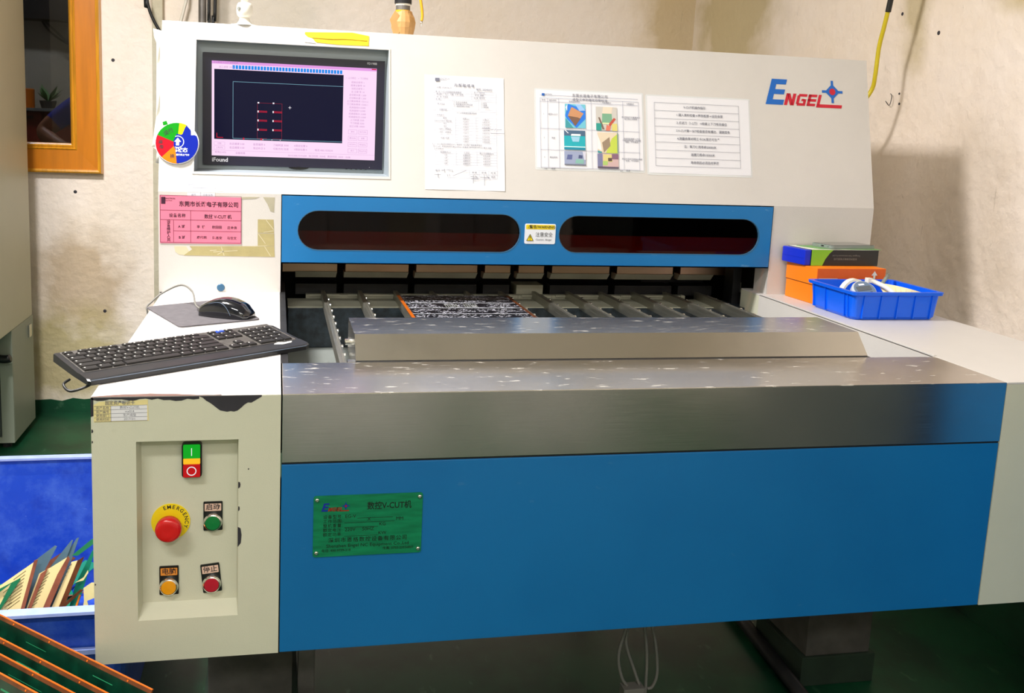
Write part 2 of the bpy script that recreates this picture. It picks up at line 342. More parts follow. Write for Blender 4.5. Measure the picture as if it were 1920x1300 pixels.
# ------------------------------------------------------------------ geometry helpers
class B:
    """collects faces (several materials allowed) and becomes ONE mesh object"""
    def __init__(s, *mats):
        s.v = []; s.f = []; s.mi = []; s.mats = list(mats) or ['white']; s.cur = 0; s.sm = []
    def use(s, m):
        if m not in s.mats: s.mats.append(m)
        s.cur = s.mats.index(m); return s
    def add(s, vs, fs, xf=None, smooth=False):
        o = len(s.v)
        s.v += [tuple(xf @ Vector(v)) for v in vs] if xf is not None else [tuple(v) for v in vs]
        s.f += [tuple(i + o for i in f) for f in fs]; s.mi += [s.cur] * len(fs); s.sm += [smooth] * len(fs)
        return s
    def bm(s, bm, xf=None, smooth=False):
        bm.verts.index_update()
        s.add([v.co.copy() for v in bm.verts], [[v.index for v in f.verts] for f in bm.faces], xf, smooth); bm.free(); return s
    def box(s, x0, x1, y0, y1, z0, z1, bev=0.0, xf=None, seg=2):
        bm = bmesh.new(); bmesh.ops.create_cube(bm, size=1)
        for v in bm.verts: v.co = Vector(((x0 + x1) / 2 + v.co.x * (x1 - x0), (y0 + y1) / 2 + v.co.y * (y1 - y0), (z0 + z1) / 2 + v.co.z * (z1 - z0)))
        if bev: bmesh.ops.bevel(bm, geom=list(bm.edges), offset=bev, segments=seg, affect='EDGES', profile=0.7)
        return s.bm(bm, xf)
    def plate(s, loops, c0, c1, xf=None):
        """flat plate: outer loop then hole loops (2D); c0 back, c1 front along local z"""
        flat = [p for l in loops for p in l]
        tri = geometry.tessellate_polygon([[Vector((p[0], p[1], 0)) for p in l] for l in loops])
        n = len(flat)
        vs = [(p[0], p[1], c1) for p in flat] + [(p[0], p[1], c0) for p in flat]
        fs = []
        for t in tri:
            a, b_, c = t
            A, Bp, C = flat[a], flat[b_], flat[c]
            if (Bp[0] - A[0]) * (C[1] - A[1]) - (Bp[1] - A[1]) * (C[0] - A[0]) < 0: b_, c = c, b_
            fs.append((a, b_, c)); fs.append((a + n, c + n, b_ + n))
        o = 0
        for k, l in enumerate(loops):
            ar = sum(l[i][0] * l[(i + 1) % len(l)][1] - l[(i + 1) % len(l)][0] * l[i][1] for i in range(len(l)))
            for i in range(len(l)):
                j = (i + 1) % len(l)
                q = (o + i, o + i + n, o + j + n, o + j)
                if (ar > 0) != (k == 0): q = q[::-1]
                fs.append(q)
            o += len(l)
        return s.add(vs, fs, xf)
    def flat(s, loop, c=0.0, xf=None):
        return s.add([(p[0], p[1], c) for p in loop], [tuple(range(len(loop)))], xf)
    def rect(s, x0, x1, y0, y1, c=0.0, xf=None):
        return s.flat([(x0, y0), (x1, y0), (x1, y1), (x0, y1)], c, xf)
    def line(s, x0, y0, x1, y1, w, c=0.0, xf=None):
        d = Vector((x1 - x0, y1 - y0)); L = d.length or 1; nx, ny = -d.y / L * w / 2, d.x / L * w / 2
        return s.flat([(x0 - nx, y0 - ny), (x1 - nx, y1 - ny), (x1 + nx, y1 + ny), (x0 + nx, y0 + ny)], c, xf)
    def cyl(s, r, z0, z1, seg=24, xf=None, bev=0.0, r2=None):
        prof = [(0, z0), (r, z0)] + ([(r2 if r2 is not None else r, z1 - bev), ((r2 if r2 is not None else r) - bev, z1)] if bev else [(r2 if r2 is not None else r, z1)]) + [(0, z1)]
        return s.lathe(prof, seg, xf)
    def lathe(s, prof, seg=24, xf=None, smooth=False, full=2 * math.pi):
        vs, fs, ring = [], [], []
        for (r, z) in prof:
            if r < 1e-7: ring.append([len(vs)]); vs.append((0, 0, z))
            else:
                ring.append(list(range(len(vs), len(vs) + seg)))
                vs += [(r * math.cos(full * k / seg), r * math.sin(full * k / seg), z) for k in range(seg)]
        for a, b_ in zip(ring, ring[1:]):
            for k in range(seg):
                k2 = (k + 1) % seg
                if len(a) == 1 and len(b_) > 1: fs.append((a[0], b_[k2], b_[k]))
                elif len(b_) == 1 and len(a) > 1: fs.append((a[k], a[k2], b_[0]))
                elif len(a) > 1: fs.append((a[k], a[k2], b_[k2], b_[k]))
        return s.add(vs, fs, xf, smooth)
    def ring(s, r0_, r1, z0, z1, seg=32, xf=None):
        return s.lathe([(r0_, z0), (r1, z0), (r1, z1), (r0_, z1), (r0_, z0)], seg, xf)
    def tube(s, pts, r, seg=8, xf=None, spline=True, rad=None):
        P = [Vector(p) for p in pts]
        if spline and len(P) > 2:
            Q = []
            for i in range(len(P) - 1):
                p0, p1, p2, p3 = P[max(i - 1, 0)], P[i], P[i + 1], P[min(i + 2, len(P) - 1)]
                for t in [k / 6 for k in range(6)]:
                    Q.append(0.5 * ((2 * p1) + (-p0 + p2) * t + (2 * p0 - 5 * p1 + 4 * p2 - p3) * t * t + (-p0 + 3 * p1 - 3 * p2 + p3) * t ** 3))
            P = Q + [P[-1]]
        vs, fs = [], []
        up = Vector((0, 0, 1)); prev = None
        for i, p in enumerate(P):
            d = (P[min(i + 1, len(P) - 1)] - P[max(i - 1, 0)]).normalized()
            a = (prev - d * prev.dot(d)) if prev is not None else d.cross(up if abs(d.z) < 0.9 else Vector((1, 0, 0)))
            a.normalize(); prev = a; b_ = d.cross(a)
            R = r if rad is None else rad[min(int(i * len(rad) / len(P)), len(rad) - 1)]
            vs += [tuple(p + a * R * math.cos(2 * math.pi * k / seg) + b_ * R * math.sin(2 * math.pi * k / seg)) for k in range(seg)]
        for i in range(len(P) - 1):
            for k in range(seg):
                k2 = (k + 1) % seg
                fs.append((i * seg + k, i * seg + k2, (i + 1) * seg + k2, (i + 1) * seg + k))
        fs.append(tuple(range(seg))[::-1]); fs.append(tuple((len(P) - 1) * seg + k for k in range(seg)))
        return s.add(vs, fs, xf, True)
    def loft(s, rings, xf=None, smooth=True, caps=True):
        n = len(rings[0]); vs = [p for r in rings for p in r]; fs = []
        for i in range(len(rings) - 1):
            for k in range(n):
                k2 = (k + 1) % n
                fs.append((i * n + k, i * n + k2, (i + 1) * n + k2, (i + 1) * n + k))
        if caps: fs.append(tuple(range(n))[::-1]); fs.append(tuple((len(rings) - 1) * n + k for k in range(n)))
        return s.add(vs, fs, xf, smooth)
    def text(s, body, size, x, y, xf=None, c=0.0, align='CENTER', bold=0.0, sx=1.0, rot=0.0, shear=0.0, space=1.0):
        cu = bpy.data.curves.new('t', 'FONT'); cu.body = body; cu.size = size; cu.align_x = align; cu.align_y = 'CENTER'
        cu.resolution_u = 2; cu.offset = bold * size; cu.shear = shear; cu.space_character = space
        ob = bpy.data.objects.new('t', cu); COL.objects.link(ob)
        dg = bpy.context.evaluated_depsgraph_get()
        me = bpy.data.meshes.new_from_object(ob.evaluated_get(dg))
        L = Matrix.Translation((x, y, c)) @ Matrix.Rotation(rot, 4, 'Z') @ Matrix.Diagonal((sx, 1, 1, 1))
        X = (xf if xf is not None else Matrix()) @ L
        s.add([v.co.copy() for v in me.vertices], [tuple(p.vertices) for p in me.polygons], X)
        bpy.data.objects.remove(ob); bpy.data.curves.remove(cu); bpy.data.meshes.remove(me)
        return s
    def mesh(s, name, origin=(0, 0, 0)):
        me = bpy.data.meshes.new(name); O = Vector(origin)
        me.from_pydata([tuple(Vector(v) - O) for v in s.v], [], s.f)
        for k in s.mats: me.materials.append(M[k])
        me.polygons.foreach_set('material_index', s.mi); me.polygons.foreach_set('use_smooth', s.sm)
        me.validate(); me.update()
        return me

def frame(O, ux, uy, uz):
    ux, uy, uz = Vector(ux).normalized(), Vector(uy).normalized(), Vector(uz).normalized()
    m = Matrix((ux, uy, uz)).transposed().to_4x4(); m.translation = Vector(O); return m

def thing(name, label, cat, loc, group=None, kind=None):
    o = bpy.data.objects.new(name, None); COL.objects.link(o); o.empty_display_size = 0.05
    o.location = (loc[0], loc[1], loc[2] + H); o['org'] = tuple(loc)
    if label: o['label'] = label
    if cat: o['category'] = cat
    if group: o['group'] = group
    if kind: o['kind'] = kind
    return o

def root_of(o):
    while o.parent: o = o.parent
    return o

def part(name, b, parent, label=None, mesh=None, kind=None):
    """b authored in table-relative coordinates; parent a thing or a part"""
    O = root_of(parent)['org'] if parent is not None else (0, 0, 0)
    o = bpy.data.objects.new(name, mesh or b.mesh(name, O)); COL.objects.link(o); o.parent = parent
    if label: o['label'] = label
    if kind: o['kind'] = kind
    return o

def copy_part(src, parent, loc=None, name=None):
    o = src.copy(); COL.objects.link(o); o.parent = parent
    if loc is not None: o.location = loc
    return o

def single(name, b, label, cat, loc, group=None, kind=None):
    """a thing that is one mesh"""
    o = bpy.data.objects.new(name, b.mesh(name, loc)); COL.objects.link(o)
    o.location = (loc[0], loc[1], loc[2] + H); o['org'] = tuple(loc)
    if label: o['label'] = label
    if cat: o['category'] = cat
    if group: o['group'] = group
    if kind: o['kind'] = kind
    return o

def rrect(x0, x1, y0, y1, r, n=5):
    out = []
    for cx, cy, a0 in ((x1 - r, y0 + r, -90), (x1 - r, y1 - r, 0), (x0 + r, y1 - r, 90), (x0 + r, y0 + r, 180)):
        for k in range(n + 1):
            a = math.radians(a0 + 90 * k / n); out.append((cx + r * math.cos(a), cy + r * math.sin(a)))
    return out

def circ(cx, cy, r, n=24, a0=0, a1=360):
    return [(cx + r * math.cos(math.radians(a0 + (a1 - a0) * k / n)), cy + r * math.sin(math.radians(a0 + (a1 - a0) * k / n))) for k in range(n + (0 if a1 - a0 == 360 else 1))]

# ------------------------------------------------------------------ the room
XL, XR, YF, YB, ZF = -3.2, 2.34, -4.6, 3.0, -H
M['wall_back'] = plaster('plaster_back_wall', (250, 239, 230), [
    ((-0.62, 3.0, -0.36 + H), (0.34, 0.5, 0.42), (164, 132, 76), 0.6), ((-0.66, 3.0, -0.72 + H), (0.46, 0.5, 0.40), (178, 164, 104), 0.8),
    ((2.25, 3.0, 1.0 + H), (0.32, 0.5, 0.4), (196, 172, 120), 0.7), ((0.2, 3.0, 0.95 + H), (0.6, 0.5, 0.3), (206, 202, 188), 0.5)])
M['wall_right'] = plaster('plaster_right_wall', (246, 233, 222), [
    ((2.34, 2.6, 1.0 + H), (0.5, 0.6, 0.5), (190, 172, 122), 0.8), ((2.34, 0.75, 0.86 + H), (0.5, 0.42, 0.1), (190, 170, 112), 0.7),
    ((2.34, 1.35, 0.95 + H), (0.5, 0.12, 0.5), (186, 168, 118), 0.7), ((2.34, 1.0, 0.2 + H), (0.5, 0.34, 0.5), (188, 170, 146), 0.4)])
M['wall_plain'] = plaster('plaster_plain_wall', (205, 200, 182), [])
M['ceil'] = pbr('ceiling_paint', (226, 218, 204), 0.8, 0, 0.05, 2)
XF_B = frame((0, YB, 0), (1, 0, 0), (0, 0, 1), (0, -1, 0))
WIN = (-1.75, -0.645, 0.285, 1.62)
single('floor', B('floor').box(XL, XR, YF, YB + 2.6, ZF - 0.1, ZF), 'green painted concrete floor', 'floor', (0, 0, ZF), kind='structure')
single('ceiling', B('ceil').box(XL, XR, YF, YB + 2.6, CEIL, CEIL + 0.1), 'pale painted ceiling', 'ceiling', (0, 0, CEIL), kind='structure')
wb = B('wall_back').plate([[(XL, ZF), (XR, ZF), (XR, CEIL), (XL, CEIL)], [(WIN[0], WIN[2]), (WIN[1], WIN[2]), (WIN[1], WIN[3]), (WIN[0], WIN[3])]], -0.12, 0, XF_B)
single('wall_back', wb, 'stained cream plaster wall behind the machine', 'wall', (0, YB, ZF), kind='structure')
single('wall_right', B('wall_right').box(XR, XR + 0.12, YF, YB + 2.6, ZF, CEIL), 'stained cream plaster wall beside the machine', 'wall', (XR, 0, ZF), kind='structure')
single('wall_left', B('wall_plain').box(XL - 0.12, XL, YF, YB + 2.6, ZF, CEIL), 'plain plaster side wall', 'wall', (XL, 0, ZF), kind='structure')
single('wall_front', B('wall_plain').box(XL, XR, YF - 0.12, YF, ZF, CEIL), 'plain plaster wall behind the viewer', 'wall', (0, YF, ZF), kind='structure')
single('wall_far', B('wall_plain').box(XL, XR, YB + 2.5, YB + 2.62, ZF, CEIL), 'dim grey wall of the next room', 'wall', (0, YB + 2.5, ZF), kind='structure')
bb = B('floor'); pts = [(-1.3, ZF)]
x = 2.33; top = []
while x > -1.3: top.append((x, ZF + 0.062 + random.uniform(-0.014, 0.010))); x -= 0.05
bb.plate([[(-1.3, ZF), (2.33, ZF)] + top + [(-1.3, ZF + 0.05)]], 0.0, 0.004, XF_B)
single('baseboard_back', bb, 'ragged band of green paint along the wall foot', 'baseboard', (0, YB, ZF), kind='structure')
single('baseboard_right', B('floor').box(XR - 0.004, XR, YF + 0.01, YB - 0.005, ZF + 0.0005, ZF + 0.30), 'dark green painted band along the foot of the side wall', 'baseboard', (XR, 0, ZF), kind='structure')  # dark band in place of the shade at the wall foot
single('trim_1', B('wall_plain').box(-0.292, -0.245, YB - 0.035, YB, ZF + 0.1, CEIL, 0.004), 'cream vertical batten on the wall behind the screen', 'trim', (-0.27, YB, ZF), kind='structure')

# wooden framed window with dark room behind
wr = thing('window_1', 'varnished orange wood framed window looking into a dark room', 'window', (-1.2, YB, 0.28), kind='structure')
def sweep_frame(b, x0, x1, z0, z1, prof):
    """prof: (outward from opening, height off the wall); mitred corners"""
    rings = []
    for sx, sz in ((0, 0), (1, 0), (1, 1), (0, 1)):
        rings.append([(x1 + o if sx else x0 - o, z1 + o if sz else z0 - o, h) for o, h in prof])
    n = len(prof); vs = [p for r in rings for p in r]; fs = []
    for i in range(4):
        j = (i + 1) % 4
        for k in range(n - 1): fs.append((i * n + k, j * n + k, j * n + k + 1, i * n + k + 1))
    b.add(vs, fs, XF_B)
f1 = B('wood'); sweep_frame(f1, *WIN, [(0.016, 0.0), (0.016, 0.030), (0.022, 0.034), (0.110, 0.036), (0.116, 0.030), (0.116, 0.0)])
part('frame', f1, wr)
f2 = B('wood_b'); sweep_frame(f2, *WIN, [(-0.006, -0.10), (-0.006, 0.018), (0.0, 0.030), (0.006, 0.036), (0.012, 0.032), (0.018, 0.040), (0.024, 0.034)])
part('inner_bead', f2, wr)
f3 = B('wood_b'); sweep_frame(f3, *WIN, [(0.108, 0.030), (0.112, 0.042), (0.120, 0.044), (0.126, 0.040), (0.130, 0.0)])
part('outer_bead', f3, wr)
part('pane', B('glass').box(WIN[0], WIN[1], YB + 0.04, YB + 0.046, WIN[2], WIN[3]), wr)

# ------------------------------------------------------------------ the scoring machine
D, W1, W2, XB, XRB, HB, HS, ZC, YT, ZT, ZH, XO = 0.868, 0.2825, 1.585, -0.0085, 1.909, -0.4346, -0.1115, 0.2451, 0.9685, 0.6558, 0.0735, 1.6054
YBK = 1.50
XF_F = frame((0, 0, 0), (1, 0, 0), (0, 0, 1), (0, -1, 0))           # front faces (y = 0)
XF_L = frame((0, D, 0), (1, 0, 0), (0, 0, 1), (0, -1, 0))           # lower face of the housing
vS = Vector((0, YT - D, ZT - ZC)); LS = vS.length; vS.normalize(); nS = Vector((1, 0, 0)).cross(vS)
XF_S = frame((0, D, ZC), (1, 0, 0), vS, nS)                          # slanted face: local (x, s, out)
mach = thing('scoring_machine', 'large cream and blue board scoring machine with stainless apron and slanted upper housing', 'machine', (0.8, 0.7, ZF))

# control pedestal
REC = (0.0645, 0.2172, -0.3645, -0.0712)
pd = B('panel', 'white')
pd.use('panel').plate([[(0, HB), (W1 - 0.001, HB), (W1 - 0.001, -0.001), (0, -0.001)], [(REC[0], REC[2]), (REC[1], REC[2]), (REC[1], REC[3]), (REC[0], REC[3])]], -0.003, 0, XF_F)
pd.use('white').box(0, W1 - 0.001, 0.0005, D + 0.1, -0.004, 0.0, 0.0012)
pd.use('panel').box(0, 0.003, 0.003, D + 0.1, HB, -0.004).box(W1 - 0.004, W1 - 0.001, 0.003, D + 0.1, HB, -0.004)
pd.box(0.003, W1 - 0.004, 0.003, D + 0.1, HB, HB + 0.003).box(0, W1 - 0.001, D + 0.097, D + 0.1, HB, -0.004)
ped = part('control_pedestal', pd, mach)
rc = B('panel')
x0, x1, z0, z1 = REC; ix0, ix1, iz0, iz1, dp = x0 + 0.004, x1 - 0.003, z0 + 0.016, z1 - 0.003, -0.026
rc.add([(x0, z0, 0), (x1, z0, 0), (x1, z1, 0), (x0, z1, 0), (ix0, iz0, dp), (ix1, iz0, dp), (ix1, iz1, dp), (ix0, iz1, dp)],
       [(4, 5, 6, 7), (0, 1, 5, 4), (1, 2, 6, 5), (2, 3, 7, 6), (3, 0, 4, 7)], XF_F)
part('control_recess', rc, ped)
XF_C = frame((0, 0.026, 0), (1, 0, 0), (0, 0, 1), (0, -1, 0))        # floor of the recess
# bare patches where the paint has come off
def patch(pts, mat, xf, c=0.0004, name='paint_chip'):
    part(name, B(mat).plate([pts], 0.00005, c, xf), ped)
def ragged(x0, x1, ztop, zs, seed=1, amp=0.0016):
    rnd = random.Random(seed); n = 18; lo = []
    for k in range(n + 1):
        t = k / n; i = t * (len(zs) - 1); a = int(min(i, len(zs) - 2)); zz = zs[a] + (zs[a + 1] - zs[a]) * (i - a)
        lo.append((x0 + (x1 - x0) * t, ztop - max(0.0004, zz + rnd.uniform(-amp, amp))))
    return lo + [(x1, ztop), (x0, ztop)]
patch(ragged(0.001, 0.158, -0.0005, [0.004, 0.004, 0.003, 0.005, 0.004, 0.003, 0.008, 0.005, 0.003]), 'chip', XF_F)
patch(ragged(0.158, 0.252, -0.0005, [0.001, 0.009, 0.019, 0.023, 0.026, 0.025, 0.014, 0.008, 0.001], 4, 0.0022), 'chip', XF_F)
patch(ragged(0.0, 0.004, -0.0005, [0.03, 0.028], 6, 0.001), 'chip', XF_F)
XF_T = frame((0, 0, 0), (1, 0, 0), (0, 1, 0), (0, 0, 1))
rnd = random.Random(3); edge = [(0.001 + 0.19 * k / 16, 0.003 + 0.0105 * math.sin(math.pi * min(1, k / 13)) + rnd.uniform(-0.0012, 0.0012)) for k in range(17)]
part('paint_chip', B('chip_pink').plate([[(0.191, 0.0004), ] + edge[::-1] + [(0.001, 0.0004)]][0:1], 0.00005, 0.0004, XF_T), ped)
for (zx, zz, w, h) in [(0.2175, -0.146, 0.003, 0.011), (0.2175, -0.185, 0.002, 0.008), (0.2175, -0.232, 0.005, 0.034), (0.001, -0.053, 0.002, 0.006), (0.001, -0.07, 0.0015, 0.004), (0.232, -0.12, 0.002, 0.002), (0.0015, -0.3, 0.0015, 0.003)]:
    patch([(zx - w * 0.2, zz - h / 2), (zx + w * 0.8, zz - h * 0.3), (zx + w, zz + h * 0.1), (zx + w * 0.7, zz + h * 0.42), (zx - w * 0.2, zz + h / 2)], 'chip', XF_F)

# far pedestal
pr = B('panel', 'white')
pr.use('panel').box(W2, XRB, 0.0, 0.003, HB, -0.004).box(W2, W2 + 0.003, 0.003, D + 0.1, HB, -0.004).box(XRB - 0.003, XRB, 0.003, D + 0.1, HB, -0.004).box(W2, XRB, 0.003, D + 0.1, HB, HB + 0.003)
pr.use('white').box(W2, XRB, 0.0, D + 0.1, -0.004, 0.0, 0.0012).box(W2, W2 + 0.007, 0.19, D, -0.004, 0.0022, 0.0010).box(W2 - 0.0006, W2, 0.19, D, -0.16, -0.004)
part('side_pedestal', pr, mach)

# blue front panel and stainless apron
fp = B('blue').box(W1 + 0.001, W2 - 0.001, 0.001, 0.022, HB, HS - 0.004, 0.0015).box(W1 + 0.001, W2 - 0.001, 0.022, 0.06, HB, HB + 0.002)
part('front_panel', fp, mach)
part('apron_seam', B('void').box(W1 + 0.001, W2 - 0.001, 0.003, 0.02, HS - 0.004, HS), mach)
ap = B('steel_top', 'steel')
ap.use('steel').box(W1 + 0.0012, W2 - 0.001, 0.0002, 0.0025, HS, -0.0012, 0.0005)
ap.use('steel_top').box(W1 + 0.0012, W2 - 0.001, 0.0002, 0.187, -0.0024, 0.0, 0.0010).box(W1 + 0.0012, W2 - 0.001, 0.185, 0.187, -0.02, -0.001)
part('apron', ap, mach)
cv = B('steel_top', 'steel'); cx0, cx1 = 0.4145, 1.443
prof = [(0.200, -0.03), (0.200, 0.0005), (0.238, 0.040), (0.381, 0.040), (0.383, -0.03)]
def wedge(mat, quad, t=0): cv.use(mat).add(quad, [(0, 1, 2, 3)])
wedge('steel', [(cx0, 0.200, -0.03), (cx1, 0.200, -0.03), (cx1, 0.2, 0.0), (cx0, 0.2, 0.0)])
wedge('steel', [(cx0, 0.200, 0.0), (cx1, 0.200, 0.0), (cx1, 0.238, 0.040), (cx0, 0.238, 0.040)])
wedge('steel_top', [(cx0, 0.238, 0.040), (cx1, 0.238, 0.040), (cx1, 0.381, 0.040), (cx0, 0.381, 0.040)])
wedge('steel', [(cx0, 0.381, 0.040), (cx1, 0.381, 0.040), (cx1, 0.383, -0.03), (cx0, 0.383, -0.03)])
for xx, o in ((cx0, 1), (cx1, -1)):
    cv.use('steel').add([(xx, y, z) for y, z in prof], [tuple(range(5))[::-o]])
cover = part('feed_cover', cv, mach)
part('seam_strip', B('dark').box(cx0, cx1, 0.1895, 0.1985, -0.006, -0.001), cover)
part('latch_knob', B('bright').cyl(0.006, 0, 0.012, 16, frame((cx0, 0.31, 0.008), (0, 1, 0), (0, 0, 1), (-1, 0, 0)), 0.001), cover)
part('bracket', B('bright').box(cx0 - 0.014, cx0, 0.205, 0.225, -0.03, -0.004, 0.001), cover)

# well: floor plate, side walls, granite beam, pads, clamps
part('well_floor', B('gplate').box(W1, W2, 0.187, 0.94, -0.165, -0.16).box(0.352, 0.40, 0.70, 0.80, -0.16, -0.157, 0.0006), mach)
part('granite_beam', B('granite').box(W1 + 0.02, XO, 0.94, 1.06, -0.16, -0.053, 0.003), mach)
part('granite_cap', B('pad').box(W1 + 0.02, 1.50, 0.939, 1.055, -0.0535, -0.051), mach)
part('inner_side', B('dark').box(W1 - 0.0005, W1 + 0.012, 0.187, 1.2, -0.16, 0.0), mach)
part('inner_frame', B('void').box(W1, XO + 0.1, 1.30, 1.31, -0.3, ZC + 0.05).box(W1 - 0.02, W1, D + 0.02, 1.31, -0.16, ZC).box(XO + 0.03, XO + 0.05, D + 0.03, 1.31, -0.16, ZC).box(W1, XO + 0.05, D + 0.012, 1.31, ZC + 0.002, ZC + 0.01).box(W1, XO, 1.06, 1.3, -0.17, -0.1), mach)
part('brown_panel', B('brown').box(0.30, 1.585, 0.892, 0.900, 0.092, 0.153), mach)
# clamp feet: (start px along x at y = 1.08)
gx = [0.3241, 0.4372, 0.4563, 0.6362, 0.6543, 0.8333, 0.8519, 0.9301, 0.9505, 1.0298, 1.0505, 1.2285, 1.2482, 1.4262, 1.4465, 1.5554]   # clamp edges along x
for k in range(8):
    a, b_ = gx[2 * k], gx[2 * k + 1]
    a2 = W1 + 0.006 if k == 0 else a + 0.004
    b2 = 1.60 if k == 7 else b_
    up = part('clamp_block', B('brass_block').box(a2, b2 if k < 7 else b_ + 0.06, 1.085, 1.13, 0.0175, 0.07, 0.0008), mach)
    lp = B('pad'); lp.loft([[(a, 1.080, 0.019), (a, 1.12, 0.019), (a, 1.12, 0.001), (a, 1.093, 0.001)], [(b_, 1.080, 0.019), (b_, 1.12, 0.019), (b_, 1.12, 0.001), (b_ - 0.003, 1.093, 0.001)]], smooth=False)
    part('clamp_lip', lp, up)
    lo = B('pad' if k == 4 else 'dark').box(a, b_, 1.085, 1.15, -0.046, -0.016, 0.002)
    part('anvil_block', lo, mach)
for k in range(8):
    a, b_ = gx[2 * k], gx[2 * k + 1]
    a = max(a, 0.352); b_ = min(b_ + 0.012, 1.47)
    if k == 7: b_ = 1.452
    pdk = part('support_pad', B('pad').box(a, b_ + 0.008, 1.062, 1.085, -0.078, -0.042, 0.001), mach)
    part('pad_step', B('pad').box(a + 0.01, b_ - 0.006, 1.058, 1.064, -0.046, -0.0405, 0.0005), pdk)
part('column', B('dark').box(1.575, 1.60, 1.0, 1.05, -0.16, 0.08), mach)
part('sensor_bracket', B('pad').box(1.62, 1.66, 1.06, 1.07, -0.03, 0.0).box(1.655, 1.658, 1.05, 1.06, -0.06, -0.03), mach)
part('beam_end', B('dark').box(1.36, 1.56, 1.16, 1.2, -0.025, 0.0), mach)
# rails with their small rollers
rail_me = B('rail').box(-0.0055, 0.0055, 0.19, 1.065, -0.056, -0.030, 0.0008).box(0.003, 0.0065, 0.19, 1.0, -0.030, -0.0282).mesh('rail', (0, 0, 0))
rol_me = B('bright').cyl(0.0042, -0.003, 0.003, 10, frame((0, 0, 0), (0, 1, 0), (0, 0, 1), (1, 0, 0)), 0.0006).mesh('roller')
for i in range(12):
    xx = 0.3985 + 0.0996 * i
    r = part('rail', None, mach, mesh=rail_me); r.location = Vector((xx, 0, 0)) - Vector(mach['org'])
    for k in range(9):
        q = part('roller', None, r, mesh=rol_me); q.location = (0.0075, 0.36 + 0.072 * k + (0.02 if i % 2 else 0), -0.0310)

# hood with two smoked windows
def stadium(x0, x1, z0, z1, n=14):
    r = (z1 - z0) / 2; cz = (z0 + z1) / 2
    return [(x1 - r + r * math.cos(math.radians(a)), cz + r * math.sin(math.radians(a))) for a in [-90 + 180 * k / n for k in range(n + 1)]] + \
           [(x0 + r + r * math.cos(math.radians(a)), cz + r * math.sin(math.radians(a))) for a in [90 + 180 * k / n for k in range(n + 1)]]
S1, S2 = stadium(0.3222, 0.8945, 0.1068, 0.2080), stadium(0.9965, 1.5688, 0.1085, 0.2085)
hd = B('blue_hood').plate([[(W1 + 0.002, ZH), (XO - 0.003, ZH), (XO - 0.003, ZC - 0.003), (W1 + 0.002, ZC - 0.003)], S1, S2], -0.004, 0.002, XF_L)
hd.box(W1 + 0.002, XO - 0.003, D - 0.002, D + 0.02, ZH, ZH + 0.003)
hood = part('hood', hd, mach)
for st in (S1, S2):
    cxm = (min(p[0] for p in st) + max(p[0] for p in st)) / 2; czm = (min(p[1] for p in st) + max(p[1] for p in st)) / 2
    part('pane', B('pane').plate([[(cxm + (p[0] - cxm) * 1.01, czm + (p[1] - czm) * 1.05) for p in st]], -0.008, -0.005, XF_L), hood)
    part('window_edge', B('stopper').plate([st, [(cxm + (p[0] - cxm) * 0.994, czm + (p[1] - czm) * 0.97) for p in st]], -0.004, 0.0024, XF_L), hood)
wl = B('dial_white', 'yel', 'ink_dark')
wl.use('dial_white').plate([rrect(0.9050, 0.9880, 0.1318, 0.1845, 0.004)], 0.002, 0.0030, XF_L)
wl.use('yel').plate([rrect(0.9080, 0.9850, 0.1700, 0.1818, 0.002)], 0.0030, 0.0033, XF_L).flat([(0.9105, 0.1400), (0.9285, 0.1400), (0.9195, 0.1570)], 0.0036, XF_L)
wl.use('ink_dark').line(0.9195, 0.153, 0.9195, 0.146, 0.0020, 0.0039, XF_L).rect(0.9186, 0.9204, 0.1420, 0.1437, 0.0039, XF_L)
for a, b_ in (((0.9105, 0.14), (0.9285, 0.14)), ((0.9285, 0.14), (0.9195, 0.157)), ((0.9195, 0.157), (0.9105, 0.14))): wl.line(*a, *b_, 0.0012, 0.0038, XF_L)
for a, b_ in (((0.913, 0.1735), (0.920, 0.1735)), ((0.920, 0.1735), (0.9165, 0.1795)), ((0.9165, 0.1795), (0.913, 0.1735))): wl.line(*a, *b_, 0.0008, 0.0038, XF_L)
wl.text('警告/WARNING', 0.0098, 0.9520, 0.1758, XF_L, 0.0038, bold=0.015).text('注意安全', 0.0130, 0.9570, 0.1555, XF_L, 0.0038, sx=0.9).text('Caution, danger', 0.0068, 0.9570, 0.1430, XF_L, 0.0038)
part('warning_label', wl, hood, 'white and yellow warning sticker with a triangle')

# upper housing
hs = B('white')
CUT = (0.0735, 0.5480, 0.0505, 0.3785)
hs.plate([[(XB, 0.0), (XRB, 0.0), (XRB, LS), (XB, LS)], [(CUT[0], CUT[2]), (CUT[1], CUT[2]), (CUT[1], CUT[3]), (CUT[0], CUT[3])]], -0.003, 0, XF_S)
hs.box(XB, W1, D, D + 0.003, 0.0, ZC).box(XO, XRB, D, D + 0.003, 0.0, ZC).box(XO, XO + 0.003, D + 0.002, D + 0.07, -0.15, ZC)
hs.box(W1 - 0.003, W1, D + 0.002, D + 0.03, 0.0, ZC)
hs.box(XB, XRB, YT, YBK, ZT - 0.003, ZT).box(XB, XRB, YBK - 0.003, YBK, HB, ZT)
for xx in (XB, XRB - 0.003):
    hs.plate([[(D + 0.001, HB), (YBK, HB), (YBK, ZT - 0.001), (YT + 0.002, ZT - 0.001), (D + 0.001, ZC)]], 0, 0.003, frame((xx, 0, 0), (0, 1, 0), (0, 0, 1), (1, 0, 0)))
hs.box(XB, XRB, D + 0.1, YBK, HB, HB + 0.003)
hous = part('upper_housing', hs, mach)
rs = B('recess'); a0, a1, s0, s1 = CUT
